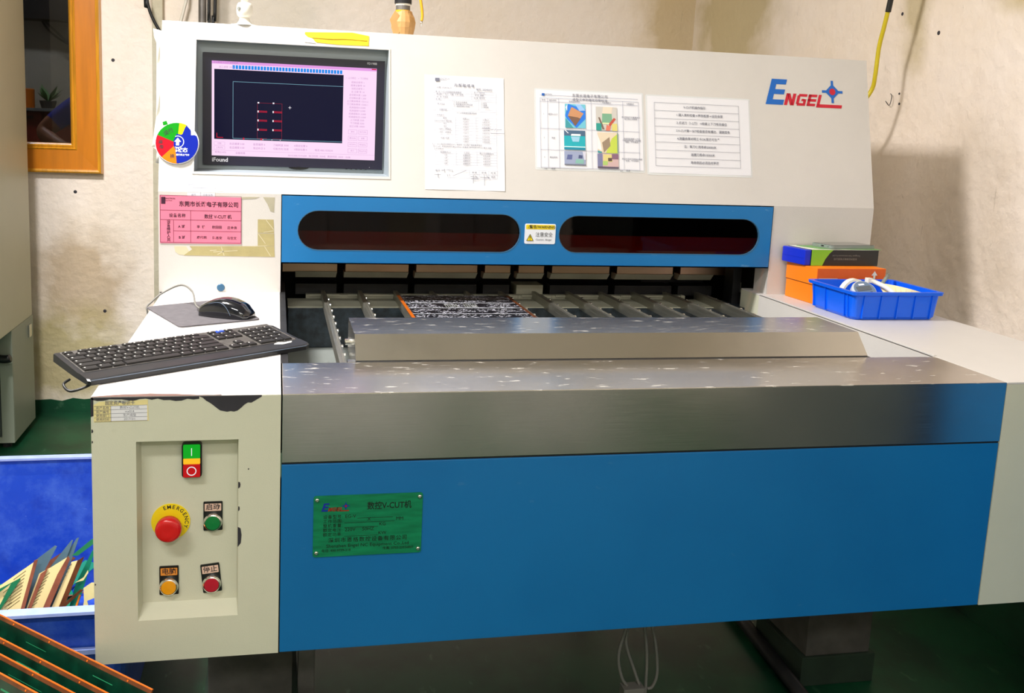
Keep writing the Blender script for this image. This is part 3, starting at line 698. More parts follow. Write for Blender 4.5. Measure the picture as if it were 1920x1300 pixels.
fl = [tuple(XF_S @ Vector(p)) for p in ((a0, s0, 0), (a1, s0, 0), (a1, s1, 0), (a0, s1, 0))]
bk = [(a0 + .003, 1.03, ZC + s0 * vS.z + .004), (a1 - .003, 1.03, ZC + s0 * vS.z + .004), (a1 - .003, 1.03, ZC + s1 * vS.z - .002), (a0 + .003, 1.03, ZC + s1 * vS.z - .002)]
rs.add(fl + bk, [(4, 5, 6, 7), (0, 1, 5, 4), (1, 2, 6, 5), (2, 3, 7, 6), (3, 0, 4, 7)])
part('screen_recess', rs, hous)
part('screen_mask', B('recess').plate([[(a0 + .001, ZC + s0 * vS.z + .003), (a1 - .001, ZC + s0 * vS.z + .003), (a1 - .001, ZC + s1 * vS.z - .001), (a0 + .001, ZC + s1 * vS.z - .001)], [(0.086, 0.3065), (0.5422, 0.3065), (0.5422, 0.5860), (0.086, 0.5860)]], -0.010, -0.008, frame((0, 0.975, 0), (1, 0, 0), (0, 0, 1), (0, -1, 0))), hous)
part('recess_lip', B('white').plate([[(a0 - .004, s0 - .006), (a1 + .004, s0 - .006), (a1 + .004, s1 + .003), (a0 - .004, s1 + .003)], [(a0, s0), (a1, s0), (a1, s1), (a0, s1)]], 0, 0.0015, XF_S), hous)
part('grommet', B('stopper').lathe([(0, 0), (0.0095, 0), (0.0095, 0.001), (0.008, 0.0025), (0, 0.0028)], 24, XF_L @ Matrix.Translation((0.1382, 0.0115, 0))), hous, 'round blue grey cable grommet')

# logo (used large on the housing and small on the nameplate)
def logo(xf, ox, oy, k, c, mb, mr, name, parent):
    """k: metres per unit; one unit is the big E's height"""
    sk = 0.30
    P = lambda pts: [(ox + k * (a + sk * b_), oy + k * b_) for a, b_ in pts]
    b = B(mb, mr)
    b.use(mb).flat(P([(0, 0), (0.72, 0), (0.72, 0.20), (0.24, 0.20), (0.24, 0.41), (0.66, 0.41), (0.66, 0.60), (0.24, 0.60), (0.24, 0.80), (0.64, 0.80), (0.64, 1), (0, 1)]), c, xf)
    b.use(mr)
    h = 0.46; x = 0.76; o = 0.0
    L = lambda pts: b.flat(P([(x + p, o + q) for p, q in pts]), c, xf)
    L([(0, 0), (0.13, 0), (0.13, h), (0, h)]); L([(0.28, 0), (0.41, 0), (0.41, h), (0.28, h)]); L([(0.02, h), (0.16, h), (0.39, 0), (0.25, 0)]); x += 0.48
    L([(0, 0.06), (0.12, 0.06), (0.12, h - 0.06), (0, h - 0.06)]); L([(0.05, h - 0.10), (0.40, h - 0.10), (0.40, h), (0.05, h)]); L([(0.05, 0), (0.40, 0), (0.40, 0.10), (0.05, 0.10)])
    L([(0.29, 0.05), (0.40, 0.05), (0.40, 0.26), (0.29, 0.26)]); L([(0.2, 0.18), (0.32, 0.18), (0.32, 0.27), (0.2, 0.27)]); x += 0.46
    for q in (0, 0.18, 0.36): L([(0, q), (0.36, q), (0.36, q + 0.10), (0, q + 0.10)])
    L([(0, 0), (0.12, 0), (0.12, h), (0, h)]); x += 0.42
    L([(0, 0.0), (0.12, 0.0), (0.12, h), (0, h)]); L([(0, -0.04), (1.08, -0.04), (1.08, 0.09), (0, 0.09)])
    sx_, sy_ = 2.83, 0.60
    Q = lambda pts: [(ox + k * (sx_ + p), oy + k * (sy_ + q)) for p, q in pts]
    b.use(mb)
    st = []
    for q in range(4):
        ca, sa = [(1, 0), (0, 1), (-1, 0), (0, -1)][q]
        rot = lambda p: (p[0] * ca - p[1] * sa, p[0] * sa + p[1] * ca)
        st += [rot((0.44, -0.05)), rot((0.44, 0.05)), rot((0.26, 0.05)), rot((0.05, 0.26))]
    b.flat(Q(st), c + 0.0002, xf)
    b.use(mr).flat(Q(circ(0, 0, 0.13, 18)), c + 0.0006, xf)
    return part(name, b, parent)
logo(XF_S, 1.5915, 0.2835, 0.0725, 0.0006, 'logo_b', 'logo_r', 'logo', hous)

# peeled tape marks and label on the lower face
tr_ = lambda mat, loops, c=0.0005: part('tape_mark', B(mat).plate([loops], 0.00005, c, XF_L), hous)
tr_('tape', [(0.0500, 0.0905), (0.2680, 0.0893), (0.2665, 0.1160), (0.0640, 0.1135), (0.0700, 0.1060)])
tr_('tape', [(0.2265, 0.1165), (0.2668, 0.1165), (0.2660, 0.1470), (0.2262, 0.1475)])
tr_('tape', [(0.2262, 0.1490), (0.2655, 0.1482), (0.2648, 0.1700), (0.2640, 0.1820), (0.2262, 0.1822)])
tr_('tape_grey', [(0.2380, 0.2372), (0.2664, 0.2370), (0.2650, 0.2005), (0.2560, 0.2030), (0.2490, 0.2200)])
tr_('tape_grey', [(0.1870, 0.2362), (0.2300, 0.2372), (0.2200, 0.2330), (0.1870, 0.2305)])
tr_('scratch', [(0.0280, 0.1130), (0.0560, 0.1130), (0.0640, 0.1000), (0.0800, 0.0900), (0.0400, 0.0920), (0.0300, 0.1000)], 0.0004)
sc = B('scratch')
for l in [(0.139, 0.113, 0.146, 0.091), (0.12, 0.100, 0.178, 0.104), (0.112, 0.103, 0.128, 0.1045), (0.240, 0.150, 0.2655, 0.1545), (0.228, 0.146, 0.245, 0.122), (0.243, 0.115, 0.258, 0.091), (0.246, 0.181, 0.265, 0.157), (0.13, 0.094, 0.145, 0.1015), (0.218, 0.1155, 0.249, 0.1165)]:
    sc.line(*l, 0.0016, 0.0007, XF_L)
part('tape_crease', sc, hous, kind='stuff')
lb = B('paper', 'ink_line')
lb.use('paper').plate([[(0.0590, 0.2310), (0.1240, 0.2305), (0.1240, ZC - 0.0005), (0.0590, ZC - 0.0005)]], 0.0001, 0.0006, XF_L)
lb.plate([[(0.0590, 0.0005), (0.1240, 0.0005), (0.1250, 0.0240), (0.0585, 0.0245)]], 0.0001, 0.0006, XF_S)
lb.use('ink_line').line(0.059, 0.011, 0.125, 0.011, 0.0008, 0.0009, XF_S).line(0.074, 0.011, 0.074, 0.024, 0.0008, 0.0009, XF_S).line(0.092, 0.011, 0.092, 0.024, 0.0008, 0.0009, XF_S).line(0.090, 0.232, 0.090, 0.245, 0.0008, 0.0009, XF_L)
lb.text('名称', 0.006, 0.0665, 0.0175, XF_S, 0.0009).text('编号', 0.006, 0.074, 0.2385, XF_L, 0.0009).text('设备保养', 0.006, 0.107, 0.2385, XF_L, 0.0009)
part('faded_label', lb, hous)
part('faded_label', B('lam').plate([[(0.1265, 0.004), (0.1430, 0.004), (0.1430, 0.0225), (0.1265, 0.0225)]], 0.0001, 0.0006, XF_S), hous)

# nameplate
npl = part('nameplate', B('plate_green').plate([rrect(0.3345, 0.5110, -0.2722, -0.1688, 0.004)], -0.0005, 0.0010, XF_F), mach, 'green metal nameplate')
for (px_, pz_) in ((0.3402, -0.1755), (0.5058, -0.1755), (0.5058, -0.2652), (0.3402, -0.2652)):
    part('rivet', B('bright').lathe([(0, 0.001), (0.0036, 0.001), (0.0030, 0.0030), (0.0012, 0.0034), (0, 0.0028)], 14, XF_F @ Matrix.Translation((px_, pz_, 0)), True), npl)
tx = B('plate_ink'); c = 0.0014
tx.text('数控V-CUT机', 0.0142, 0.4565, -0.1890, XF_F, c, bold=0.012, sx=0.86)
rows = [('设备型号', -0.2050), ('工作范围', -0.2125), ('整机重量', -0.2200), ('额定电压', -0.2275), ('额定功率', -0.2350)]
for t, z in rows: tx.text(t + ':', 0.0070, 0.3500, z, XF_F, c, 'LEFT', space=1.15)
tx.text('EG-V', 0.0082, 0.3850, -0.2048, XF_F, c, 'LEFT').text('X', 0.0080, 0.4240, -0.2108, XF_F, c).text('MM', 0.0080, 0.4740, -0.2118, XF_F, c).text('KG', 0.0080, 0.4460, -0.2200, XF_F, c)
tx.text('220V', 0.0082, 0.3850, -0.2275, XF_F, c, 'LEFT').text('50HZ', 0.0082, 0.4130, -0.2275, XF_F, c, 'LEFT').text('KW', 0.0080, 0.4460, -0.2352, XF_F, c)
for l in [(0.405, -0.2085, 0.463), (0.384, -0.2155, 0.466), (0.384, -0.2235, 0.439), (0.384, -0.2385, 0.439)]: tx.line(l[0], l[1], l[2], l[1], 0.0006, c, XF_F)
tx.text('深圳市恩格数控设备有限公司', 0.0090, 0.4230, -0.2450, XF_F, c, space=1.22, bold=0.004).text('Shenzhen Engel NC Equipment Co.,Ltd', 0.0080, 0.4230, -0.2545, XF_F, c, sx=1.06)
tx.text('电话: 400-9739-318', 0.0058, 0.3480, -0.2622, XF_F, c, 'LEFT').text('传真: 0755-23356860', 0.0058, 0.4980, -0.2622, XF_F, c, 'RIGHT')
part('lettering', tx, npl)
logo(XF_F, 0.3470, -0.1950, 0.0138, 0.0015, 'logo_b2', 'logo_r2', 'logo', npl)

# fixed-asset sticker on the pedestal
al = B('masking', 'ink_line', 'ink_mid')
al.use('masking').plate([[(0.0042, -0.0390), (0.0835, -0.0378), (0.0825, -0.0045), (0.058, -0.0062), (0.046, -0.0100), (0.030, -0.0060), (0.012, -0.0072), (0.0042, -0.0120)]], 0.00005, 0.0005, XF_F)
al.use('paper').plate([[(0.0290, -0.0375), (0.0815, -0.0368), (0.0815, -0.0125), (0.0290, -0.0140)]], 0.0005, 0.00065, XF_F)
al.use('ink_mid')
for k in range(5): z = -0.0130 - 0.0060 * k; al.line(0.005, z - 0.0008, 0.0818, z, 0.0005, 0.0008, XF_F)
al.line(0.0290, -0.0130, 0.0290, -0.0385, 0.0005, 0.0008, XF_F)
al.text('固定资产标识卡', 0.0072, 0.0420, -0.0092, XF_F, 0.0008, bold=0.01, sx=0.85)
for k, (a, b_) in enumerate((('资产名称', '数控V-CUT机'), ('资产编号', 'mx014'), ('使用部门', '生产成型'), ('使用时间', '2017/3/1'))):
    z = -0.0165 - 0.0060 * k; al.text(a, 0.0048, 0.0170, z - 0.0004, XF_F, 0.0008).text(b_, 0.0048, 0.0560, z, XF_F, 0.0008)
part('asset_label', al, ped, 'yellowed paper asset sticker')

# push buttons
sw = part('power_switch', B('black').plate([rrect(0.1300, 0.1604, -0.1375, -0.0815, 0.005)], 0, 0.010, XF_C), ped)
part('on_cap', B('lit_green').plate([rrect(0.1325, 0.1580, -0.1055, -0.0835, 0.0015)], 0.010, 0.0125, XF_C), sw)
part('indicator', B('lit_amber').plate([rrect(0.1325, 0.1580, -0.1150, -0.1060, 0.001)], 0.010, 0.0115, XF_C), sw)
part('off_cap', B('lit_red').plate([rrect(0.1325, 0.1580, -0.1355, -0.1155, 0.0015)], 0.010, 0.0140, XF_C), sw)
part('on_mark', B('lit_white').rect(0.1446, 0.1458, -0.1010, -0.0885, 0.0128, XF_C), sw)
part('off_mark', B('lit_white').plate([circ(0.1452, -0.1254, 0.0074, 24), circ(0.1452, -0.1254, 0.0060, 24)], 0.0140, 0.0143, XF_C), sw)
EC = (0.1120, -0.2130)
es = part('emergency_disc', B('yel').plate([circ(EC[0], EC[1], 0.0298, 40)], 0, 0.0015, XF_C), ped, 'yellow emergency stop disc')
part('emergency_button', B('red').lathe([(0, 0.002), (0.0135, 0.002), (0.0125, 0.010), (0.0190, 0.014), (0.0200, 0.018), (0.0200, 0.026), (0.0185, 0.0295), (0.0150, 0.0315), (0.0060, 0.0305), (0, 0.0300)], 36, XF_C @ Matrix.Translation((EC[0] - 0.001, EC[1] - 0.003, 0)), True), es, 'red mushroom button')
et = B('ink_dark')
for k, ch in enumerate('EMERGENCY'):
    a = math.radians(112 - 16.5 * k); et.text(ch, 0.0085, EC[0] + 0.0243 * math.cos(a), EC[1] + 0.0243 * math.sin(a), XF_C, 0.0018, bold=0.015, rot=a - math.pi / 2)
part('lettering', et, es)
et2 = B('lit_white')
for (cx_, cz_, mat_cap, lab, lbm, rot) in ((0.1770, -0.2150, 'green_btn', '启动', 'label_pink', 0.0), (0.1090, -0.3205, 'amber_btn', '电脑', 'label_orange', 0.0), (0.1752, -0.3200, 'red_btn', '停止', 'label_pink', 0.10)):
    xf = XF_C @ Matrix.Translation((cx_, cz_, 0)) @ Matrix.Rotation(rot, 4, 'Z')
    bt = part('push_button', B('bright').lathe([(0, 0), (0.0146, 0), (0.0146, 0.006), (0.0136, 0.009), (0.0120, 0.0098), (0.0118, 0.007), (0, 0.007)], 32, xf), ped)
    part('button_cap', B(mat_cap).lathe([(0, 0.007), (0.0116, 0.007), (0.0116, 0.0095), (0.0108, 0.0105), (0, 0.0112)], 32, xf), bt)
    part('legend_plate', B('black').plate([rrect(-0.0148, 0.0148, -0.0150, 0.0330, 0.0015)], 0, 0.0025, xf), bt)
    pl = B(lbm, 'ink_dark').plate([rrect(-0.0128, 0.0128, 0.0178, 0.0300, 0.0008)], 0.0025, 0.0030, xf)
    pl.use('ink_dark').text(lab, 0.0112, 0, 0.0240, xf, 0.0033, bold=0.012)
    part('legend', pl, bt)

# ------------------------------------------------------------------ screen in the housing
XF_M = frame((0, 0.975, 0), (1, 0, 0), (0, 0, 1), (0, -1, 0))
mon = thing('monitor', 'black flat monitor set into the machine housing, showing a pink-bordered drawing program', 'monitor', (0.313, 0.99, 0.3075))
SCR = (0.1085, 0.5210, 0.3310, 0.5660)
part('bezel', B('bezel').plate([rrect(0.0870, 0.5412, 0.3075, 0.5850, 0.005), [(SCR[0], SCR[2]), (SCR[1], SCR[2]), (SCR[1], SCR[3]), (SCR[0], SCR[3])]], -0.012, 0.0, XF_M), mon)
part('back_shell', B('black').box(0.0885, 0.5398, 0.987, 1.012, 0.3090, 0.5835, 0.004), mon)
part('chin_tab', B('bezel').plate([[(0.270, 0.3075), (0.322, 0.3075), (0.330, 0.3125), (0.262, 0.3125)]], 0.0, 0.0012, XF_M), mon)
part('stand_clip', B('black').plate([[(0.300, 0.3070)] + [(0.326 + 0.026 * math.cos(math.radians(a)), 0.307 + 0.006 * math.sin(math.radians(a))) for a in range(180, 361, 20)]], -0.02, -0.004, XF_M), mon)
for k in range(5): part('menu_button', B('black').plate([rrect(0.446 + 0.0125 * k, 0.451 + 0.0125 * k, 0.3060, 0.3075, 0.0004)], -0.006, -0.001, XF_M), mon)
scr = part('screen', B('s_bg').plate([[(SCR[0], SCR[2]), (SCR[1], SCR[2]), (SCR[1], SCR[3]), (SCR[0], SCR[3])]], -0.011, -0.0040, XF_M), mon)
part('brand_lettering', B('bezel_text').text('iFound', 0.0145, 0.1090, 0.3205, XF_M, 0.0004, 'LEFT', bold=0.02).text('FD198B', 0.0078, 0.5210, 0.5775, XF_M, 0.0004, 'RIGHT'), mon)
part('power_light', B('lit_white').plate([circ(0.508, 0.3125, 0.0008, 10)], 0, 0.0004, XF_M), mon)
u = B('s_title'); c = -0.0037
u.rect(SCR[0], SCR[1], 0.5590, SCR[3], c, XF_M)
u.use('s_red').rect(0.508, 0.520, 0.5622, 0.5650, c + 0.0002, XF_M)
u.use('s_bg').rect(0.1535, 0.4362, 0.5465, 0.5590, c + 0.0001, XF_M)
u.use('s_dark').rect(0.1145, 0.4362, 0.3725, 0.5460, c, XF_M)
part('program_window', u, scr)
u = B('s_blue'); x = 0.1590
while x < 0.434: u.rect(x, min(x + 0.0058, 0.4350), 0.5480, 0.5572, c + 0.0003, XF_M); x += 0.00765
part('progress_bar', u, scr, kind='stuff')
u = B('s_line'); c2 = c + 0.0004
u.line(0.1600, 0.5167, 0.4362, 0.5167, 0.0011, c2, XF_M).line(0.1605, 0.5167, 0.1605, 0.3757, 0.0011, c2, XF_M).line(0.1605, 0.3757, 0.4362, 0.3757, 0.0011, c2, XF_M)
u.use('s_red2').line(0.2210, 0.4665, 0.2820, 0.4665, 0.0008, c2, XF_M).line(0.2210, 0.4665, 0.2210, 0.3765, 0.0008, c2, XF_M).line(0.2820, 0.4665, 0.2820, 0.3765, 0.0008, c2, XF_M)
for z in (0.4450, 0.4225, 0.3995):
    for x in (0.2215, 0.2590):
        u.use('s_red').line(x, z + 0.0014, x + 0.0235, z + 0.0014, 0.0012, c2, XF_M).line(x, z - 0.0014, x + 0.0235, z - 0.0014, 0.0012, c2, XF_M)
        u.use('s_white').rect(x - 0.0004, x + 0.0024, z - 0.0024, z + 0.0026, c2 + 0.0002, XF_M)
for x in (0.2215, 0.2590):
    u.use('s_white').rect(x - 0.0004, x + 0.0036, 0.4652, 0.4688, c2 + 0.0002, XF_M); u.use('s_red2').line(x, 0.3775, x + 0.0235, 0.3775, 0.0009, c2, XF_M)
u.use('s_red').flat(circ(0.1870, 0.3757, 0.0023, 12), c2 + 0.0002, XF_M).flat(circ(0.2310, 0.3752, 0.0023, 12), c2 + 0.0002, XF_M).line(0.1210, 0.3768, 0.1365, 0.3768, 0.0015, c2, XF_M).line(0.1210, 0.3762, 0.1210, 0.3880, 0.0015, c2, XF_M)
u.use('s_white').line(0.2980, 0.4578, 0.3054, 0.4578, 0.0010, c2, XF_M).line(0.3017, 0.4541, 0.3017, 0.4615, 0.0010, c2, XF_M)
for x in (0.2350, 0.2575, 0.2785): u.use('s_white').flat(circ(x, 0.3750, 0.0011, 8), c2 + 0.0002, XF_M)
part('drawing', u, scr, kind='stuff')
u = B('s_text')
u.text('正业数控 V-CUT 控制系统', 0.0052, 0.1130, 0.5625, XF_M, c2, 'LEFT', bold=0.02).text('加工进度 100%', 0.0056, 0.1260, 0.5515, XF_M, c2, 'LEFT')
u.text('✓ 上刀限位   ✓ 下刀限位', 0.0052, 0.4415, 0.5390, XF_M, c2, 'LEFT')
side = ['起始记录号 1', '结束记录号 14', '当前记录号 1', '总 记录 号 14', '总切割长度 1.200', '已切割长度 1.200', '上刀剩余寿命 13211.2', '下刀剩余寿命 13205.1', '机床座标X 0.000', '机床座标Y 0.000', '机床座标Z1 0.000', '机床座标Z2 0.000', '上刀转速 3200', '下刀转速 3200', '加工计数 10000']
for k, t in enumerate(side): u.text(t, 0.0058, 0.4735, 0.5285 - 0.0080 * k, XF_M, c2)
btn = ['复位', '加工(F9)', '确认(F8)', '查看', '对刀(F7)', '移动(F6)', '退刀', '停止(F10)']
for k, t in enumerate(btn):
    bx, bz = 0.4515 + 0.0265 * (k % 2), 0.3975 - 0.0163 * (k // 2)
    for l in ((bx, bz, bx + 0.0225, bz), (bx, bz + 0.0105, bx + 0.0225, bz + 0.0105), (bx, bz, bx, bz + 0.0105), (bx + 0.0225, bz, bx + 0.0225, bz + 0.0105)): u.line(*l, 0.0005, c2, XF_M)
    u.text(t, 0.0046, bx + 0.0112, bz + 0.0052, XF_M, c2)
for k, (t, x) in enumerate((('左边速度 0.00', 0.1520), ('板宽偏移 0', 0.2110), ('刀轴转速 3000', 0.2610), ('X限定位置 0', 0.3130))): u.text(t, 0.0062, x, 0.3615 - 0.0, XF_M, c2, 'LEFT')
for k, (t, x) in enumerate((('右边速度 0.00', 0.1520), ('板边补正 0', 0.2110), ('切割方向 往返', 0.2610), ('Y限定位置 0', 0.3130), ('电流 400.1533630', 0.3660))): u.text(t, 0.0062, x, 0.3520, XF_M, c2, 'LEFT')
for t, z in (('切割', 0.3615), ('上料(F5)', 0.3510)):
    u.text(t, 0.0048, 0.1275, z, XF_M, c2)
    for l in ((0.1145, z - 0.004, 0.1405, z - 0.004), (0.1145, z + 0.004, 0.1405, z + 0.004), (0.1145, z - 0.004, 0.1145, z + 0.004), (0.1405, z - 0.004, 0.1405, z + 0.004)): u.line(*l, 0.0004, c2, XF_M)
u.text('软体(2.4/3)', 0.0060, 0.1160, 0.3395, XF_M, c2, 'LEFT').text('设备就绪', 0.0060, 0.1670, 0.3385, XF_M, c2, 'LEFT').text('X610.000,Y319.600   加工时间 : 0:0:42   剩余时间 : 0:0:0   10:08', 0.0060, 0.2980, 0.3365, XF_M, c2, 'LEFT')
u.line(0.1095, 0.3442, 0.5205, 0.3442, 0.0004, c2, XF_M)
part('screen_text', u, scr, kind='stuff')

# ------------------------------------------------------------------ papers on the housing
def sheet(name, label, x0, x1, s0, s1, tilt=0.0, lam=False, wav=0.0006):
    t = thing(name, label, 'paper', tuple(XF_S @ Vector(((x0 + x1) / 2, s0, 0))))
    if lam: part('laminate', B('lam').plate([rrect(x0 - 0.004, x1 + 0.004, s0 - 0.005, s1 + 0.004, 0.004)], 0.0001, 0.0004, XF_S), t)
    n = 12; b = B('paper'); vs = []; fs = []
    for i in range(n + 1):
        for j in range(n + 1):
            a, q = i / n, j / n
            z = 0.0008 + wav * (math.sin(a * 7 + q * 3) * math.sin(q * 5 + 1) + 0.6 * (a ** 6)) * 0.5
            vs.append((x0 + (x1 - x0) * a + tilt * (s1 - s0) * (q - 0.5), s0 + (s1 - s0) * q - tilt * (x1 - x0) * (a - 0.5), z))
    for i in range(n):
        for j in range(n): fs.append((i * (n + 1) + j, (i + 1) * (n + 1) + j, (i + 1) * (n + 1) + j + 1, i * (n + 1) + j + 1))
    b.add(vs, fs, XF_S, True); part('paper_leaf', b, t)
    return t
sh1 = sheet('contact_sheet', 'white portrait form with small tables and signatures, beside the screen', 0.6400, 0.8488, 0.0215, 0.3192, wav=0.0012)
u = B('ink_line', 'ink'); c = 0.0030
X = lambda zx: 0.6400 + (zx - 22) / (895 - 22) * 0.2088
S_ = lambda zy, zx=450: 0.3192 - (zy - (25 + (zx - 22) * 0.045)) / 1245 * 0.2977
u.use('ink_line')
hl = [(120, 215, 805), (120, 240, 805), (120, 268, 805), (120, 300, 805), (120, 318, 805), (120, 412, 805), (120, 432, 805), (125, 500, 805), (125, 530, 805), (125, 560, 805), (125, 590, 805), (125, 618, 805), (125, 648, 805), (125, 690, 805), (360, 720, 805), (360, 748, 805), (125, 776, 805), (130, 872, 808), (130, 900, 808), (130, 930, 808), (130, 960, 808), (130, 990, 808), (130, 1020, 808), (130, 1075, 815), (505, 1118, 815), (130, 1160, 815)]
for x0, y, x1 in hl: u.line(X(x0), S_(y), X(x1), S_(y), 0.0005, c, XF_S)
for x0, ya, yb in [(120, 215, 1160), (808, 215, 1160), (535, 215, 300), (630, 215, 300), (325, 318, 412), (612, 318, 412), (357, 500, 776), (582, 500, 776), (360, 872, 1020), (587, 872, 1020), (505, 1075, 1160), (612, 1075, 1160), (715, 1075, 1160)]: u.line(X(x0), S_(ya), X(x0), S_(yb), 0.0005, c, XF_S)
u.use('ink').rect(X(135), X(183), S_(112), S_(76), c, XF_S)
u.text('KINGTRON', 0.0050, X(240), S_(82), XF_S, c).text('ELECTRON', 0.0032, X(225), S_(98), XF_S, c)
u.text('内部联络单', 0.0095, X(455), S_(150), XF_S, c, space=1.35, bold=0.01).text('日期: 2024-06-21', 0.0056, X(235), S_(180), XF_S, c).text('编号: 20240602', 0.0066, X(675), S_(185), XF_S, c, bold=0.01)
u.use('ink')
for t, x0, y in [('事  由  V-Cut余厚管控标准联络', 280, 228), ('部 门  品质部', 620, 222), ('发往部门  生产  工程  工艺  品质', 295, 254), ('审 核  何明', 620, 252), ('抄  送  总经办', 215, 284), ('签 发  许文生', 620, 282), ('主  题', 165, 309), ('要求回复', 200, 362), ('□ 参考文件要求', 410, 336), ('□ 请按要求执行并回复', 440, 358), ('□ 请回签确认存档', 425, 380), ('□ 紧急', 670, 336), ('□ 普通', 670, 358), ('□ 请回复', 680, 380), ('主要内容', 220, 422), ('V-Cut余厚管控要求联络', 480, 452), ('1.余厚管控:', 185, 482), ('板厚', 240, 515), ('余厚mm', 470, 515), ('公差mm', 690, 515), ('0.6mm,0.8mm 玻纤板', 220, 545), ('FR4', 240, 574), ('FR4', 240, 604), ('CEM-3, 纸基板', 240, 633), ('CEM-1, 纸基板', 240, 668), ('铝基+铜基', 240, 730)]:
    u.text(t, 0.0050, X(x0), S_(y), XF_S, c)
for k, y in enumerate((545, 574, 604, 633, 668, 705, 734, 762)):
    u.text('0.%d±0.1' % (2 + k % 5), 0.0050, X(470), S_(y), XF_S, c).text('0.%d5-0.%d5' % (k % 4, k % 4 + 1), 0.0050, X(690), S_(y), XF_S, c)
u.text('注: 1.1.6mm板厚余厚超出以上管控时, 应以客户图纸要求管控', 0.0050, X(370), S_(800), XF_S, c).text('2.V-Cut时, 余厚控制在公差±0.05mm (批量测, 首件检验10片以上要求测量)', 0.0048, X(430), S_(826), XF_S, c).text('2.孔边管控', 0.0050, X(175), S_(850), XF_S, c)
for k, y in enumerate((886, 915, 945, 975, 1005)):
    a = [('板厚要求mm', '孔到边', '最小孔边要求mm'), ('1.60', '金属化孔', '0.35-0.45'), ('1.20', '金属化孔', '0.40-0.45'), ('1.00', '金属化孔', '0.45-0.50'), ('0.80', '金属化孔', '0.50-0.55')][k]
    for t, x0 in zip(a, (245, 475, 695)): u.text(t, 0.0050, X(x0), S_(y), XF_S, c)
for t, x0, y in (('审 核', 558, 1097), ('审 核', 663, 1097), ('拟 定', 765, 1097), ('陈彦', 765, 1140), ('备注:', 160, 1085)): u.text(t, 0.0056, X(x0), S_(y), XF_S, c)
u.use('ink_mid')
for l in [(645, 610, 740, 606), (750, 620, 775, 618), (785, 628, 800, 610), (810, 620, 865, 618), (740, 662, 895, 660), (320, 1140, 470, 1075), (200, 1082, 235, 1080), (232, 1065, 236, 1110), (260, 1075, 300, 1078), (310, 1070, 322, 1100), (125, 1128, 195, 1130), (160, 1112, 165, 1160), (262, 1120, 268, 1145), (285, 1120, 288, 1145), (515, 1140, 600, 1150), (545, 1120, 545, 1215), (620, 1145, 725, 1150), (668, 1125, 668, 1235), (525, 1165, 600, 1163), (560, 1130, 590, 1145), (690, 1130, 720, 1148)]:
    u.line(X(l[0]), S_(l[1]), X(l[2]), S_(l[3]), 0.0008, c, XF_S)
part('printed_form', u, sh1, kind='stuff')

sh2 = sheet('photo_sheet', 'laminated landscape sheet with six small colour pictures in a table', 0.9352, 1.2300, 0.0860, 0.2935, lam=True)
u = B('ink_line'); c = 0.0022
A = lambda zx: 0.9352 + (zx - 25) / 1540 * 0.2948
C = lambda zy, zx=800: 0.2935 - (zy - (60 + (zx - 25) * 0.055)) / 1085 * 0.2075 + 0.0
u.use('ink_line')
for x0, y, x1 in [(80, 215, 1500), (80, 265, 1500), (80, 640, 1510), (80, 935, 1510), (80, 1180, 1510), (80, 175, 1500)]: u.line(A(x0), C(y), A(x1), C(y), 0.0008, c, XF_S)
for x0 in (80, 185, 345, 812, 1275, 1505): u.line(A(x0), C(215), A(x0), C(1180), 0.0008, c, XF_S)
u.use('logo_b').rect(A(108), A(145), C(185), C(150), c, XF_S); u.use('ink').text('KINGTRON', 0.0046, A(190), C(162), XF_S, c)
u.use('ink_mid').text('东莞长谐电子有限公司', 0.0095, A(800), C(165), XF_S, c, space=1.1).text('成型工序防擦花控制标准', 0.0085, A(800), C(222), XF_S, c, space=1.1)
u.use('ink')
for t, x0, y in [('序号', 132, 245), ('操作项目', 262, 245), ('标准控制图片', 575, 250), ('不合格图片', 1040, 250), ('控制要求', 1385, 250), ('1', 132, 440), ('成型V-CUT', 262, 440), ('2', 132, 770), ('洗板', 262, 770), ('3', 132, 1040), ('搬运周转', 262, 1040), ('单片取放不可重叠拖拉', 1390, 440), ('板与板之间隔纸', 1390, 465), ('洗板时板面朝上不可', 1395, 745), ('与输送带刮擦，洗后即', 1395, 768), ('插架，不可叠放', 1395, 790), ('搬运时须双手拿板边轻放', 1395, 1030), ('轻拿，不可拖拉', 1395, 1055)]:
    u.text(t, 0.0052, A(x0), C(y), XF_S, c)
u.use('ink_mid').text('核准:', 0.004, A(150), C(1200), XF_S, c).text('何良', 0.006, A(250), C(1200), XF_S, c, shear=0.3).text('拟定:', 0.004, A(1240), C(1200), XF_S, c).text('刘生', 0.006, A(1330), C(1195), XF_S, c, shear=0.3)
part('printed_table', u, sh2, kind='stuff')
def pic(x0, x1, y0, y1, cols):
    """small printed picture: background then coloured polygons in unit coordinates"""
    b = B(*['p_%d' % 0]) if False else B('paper')
    P = lambda p: (A(x0 + (x1 - x0) * p[0]), C(y1 - (y1 - y0) * p[1]))
    for i, (col, pts) in enumerate(cols):
        k = 'print_%d_%d_%d' % col
        if k not in M: M[k] = pbr('print_ink', col, 0.5)
        b.use(k).flat([P(p) for p in pts], c + 0.0001 * i, XF_S)
    part('picture', b, sh2)
R_ = lambda a, b_, x, y: [(a, x), (b_, x), (b_, y), (a, y)]
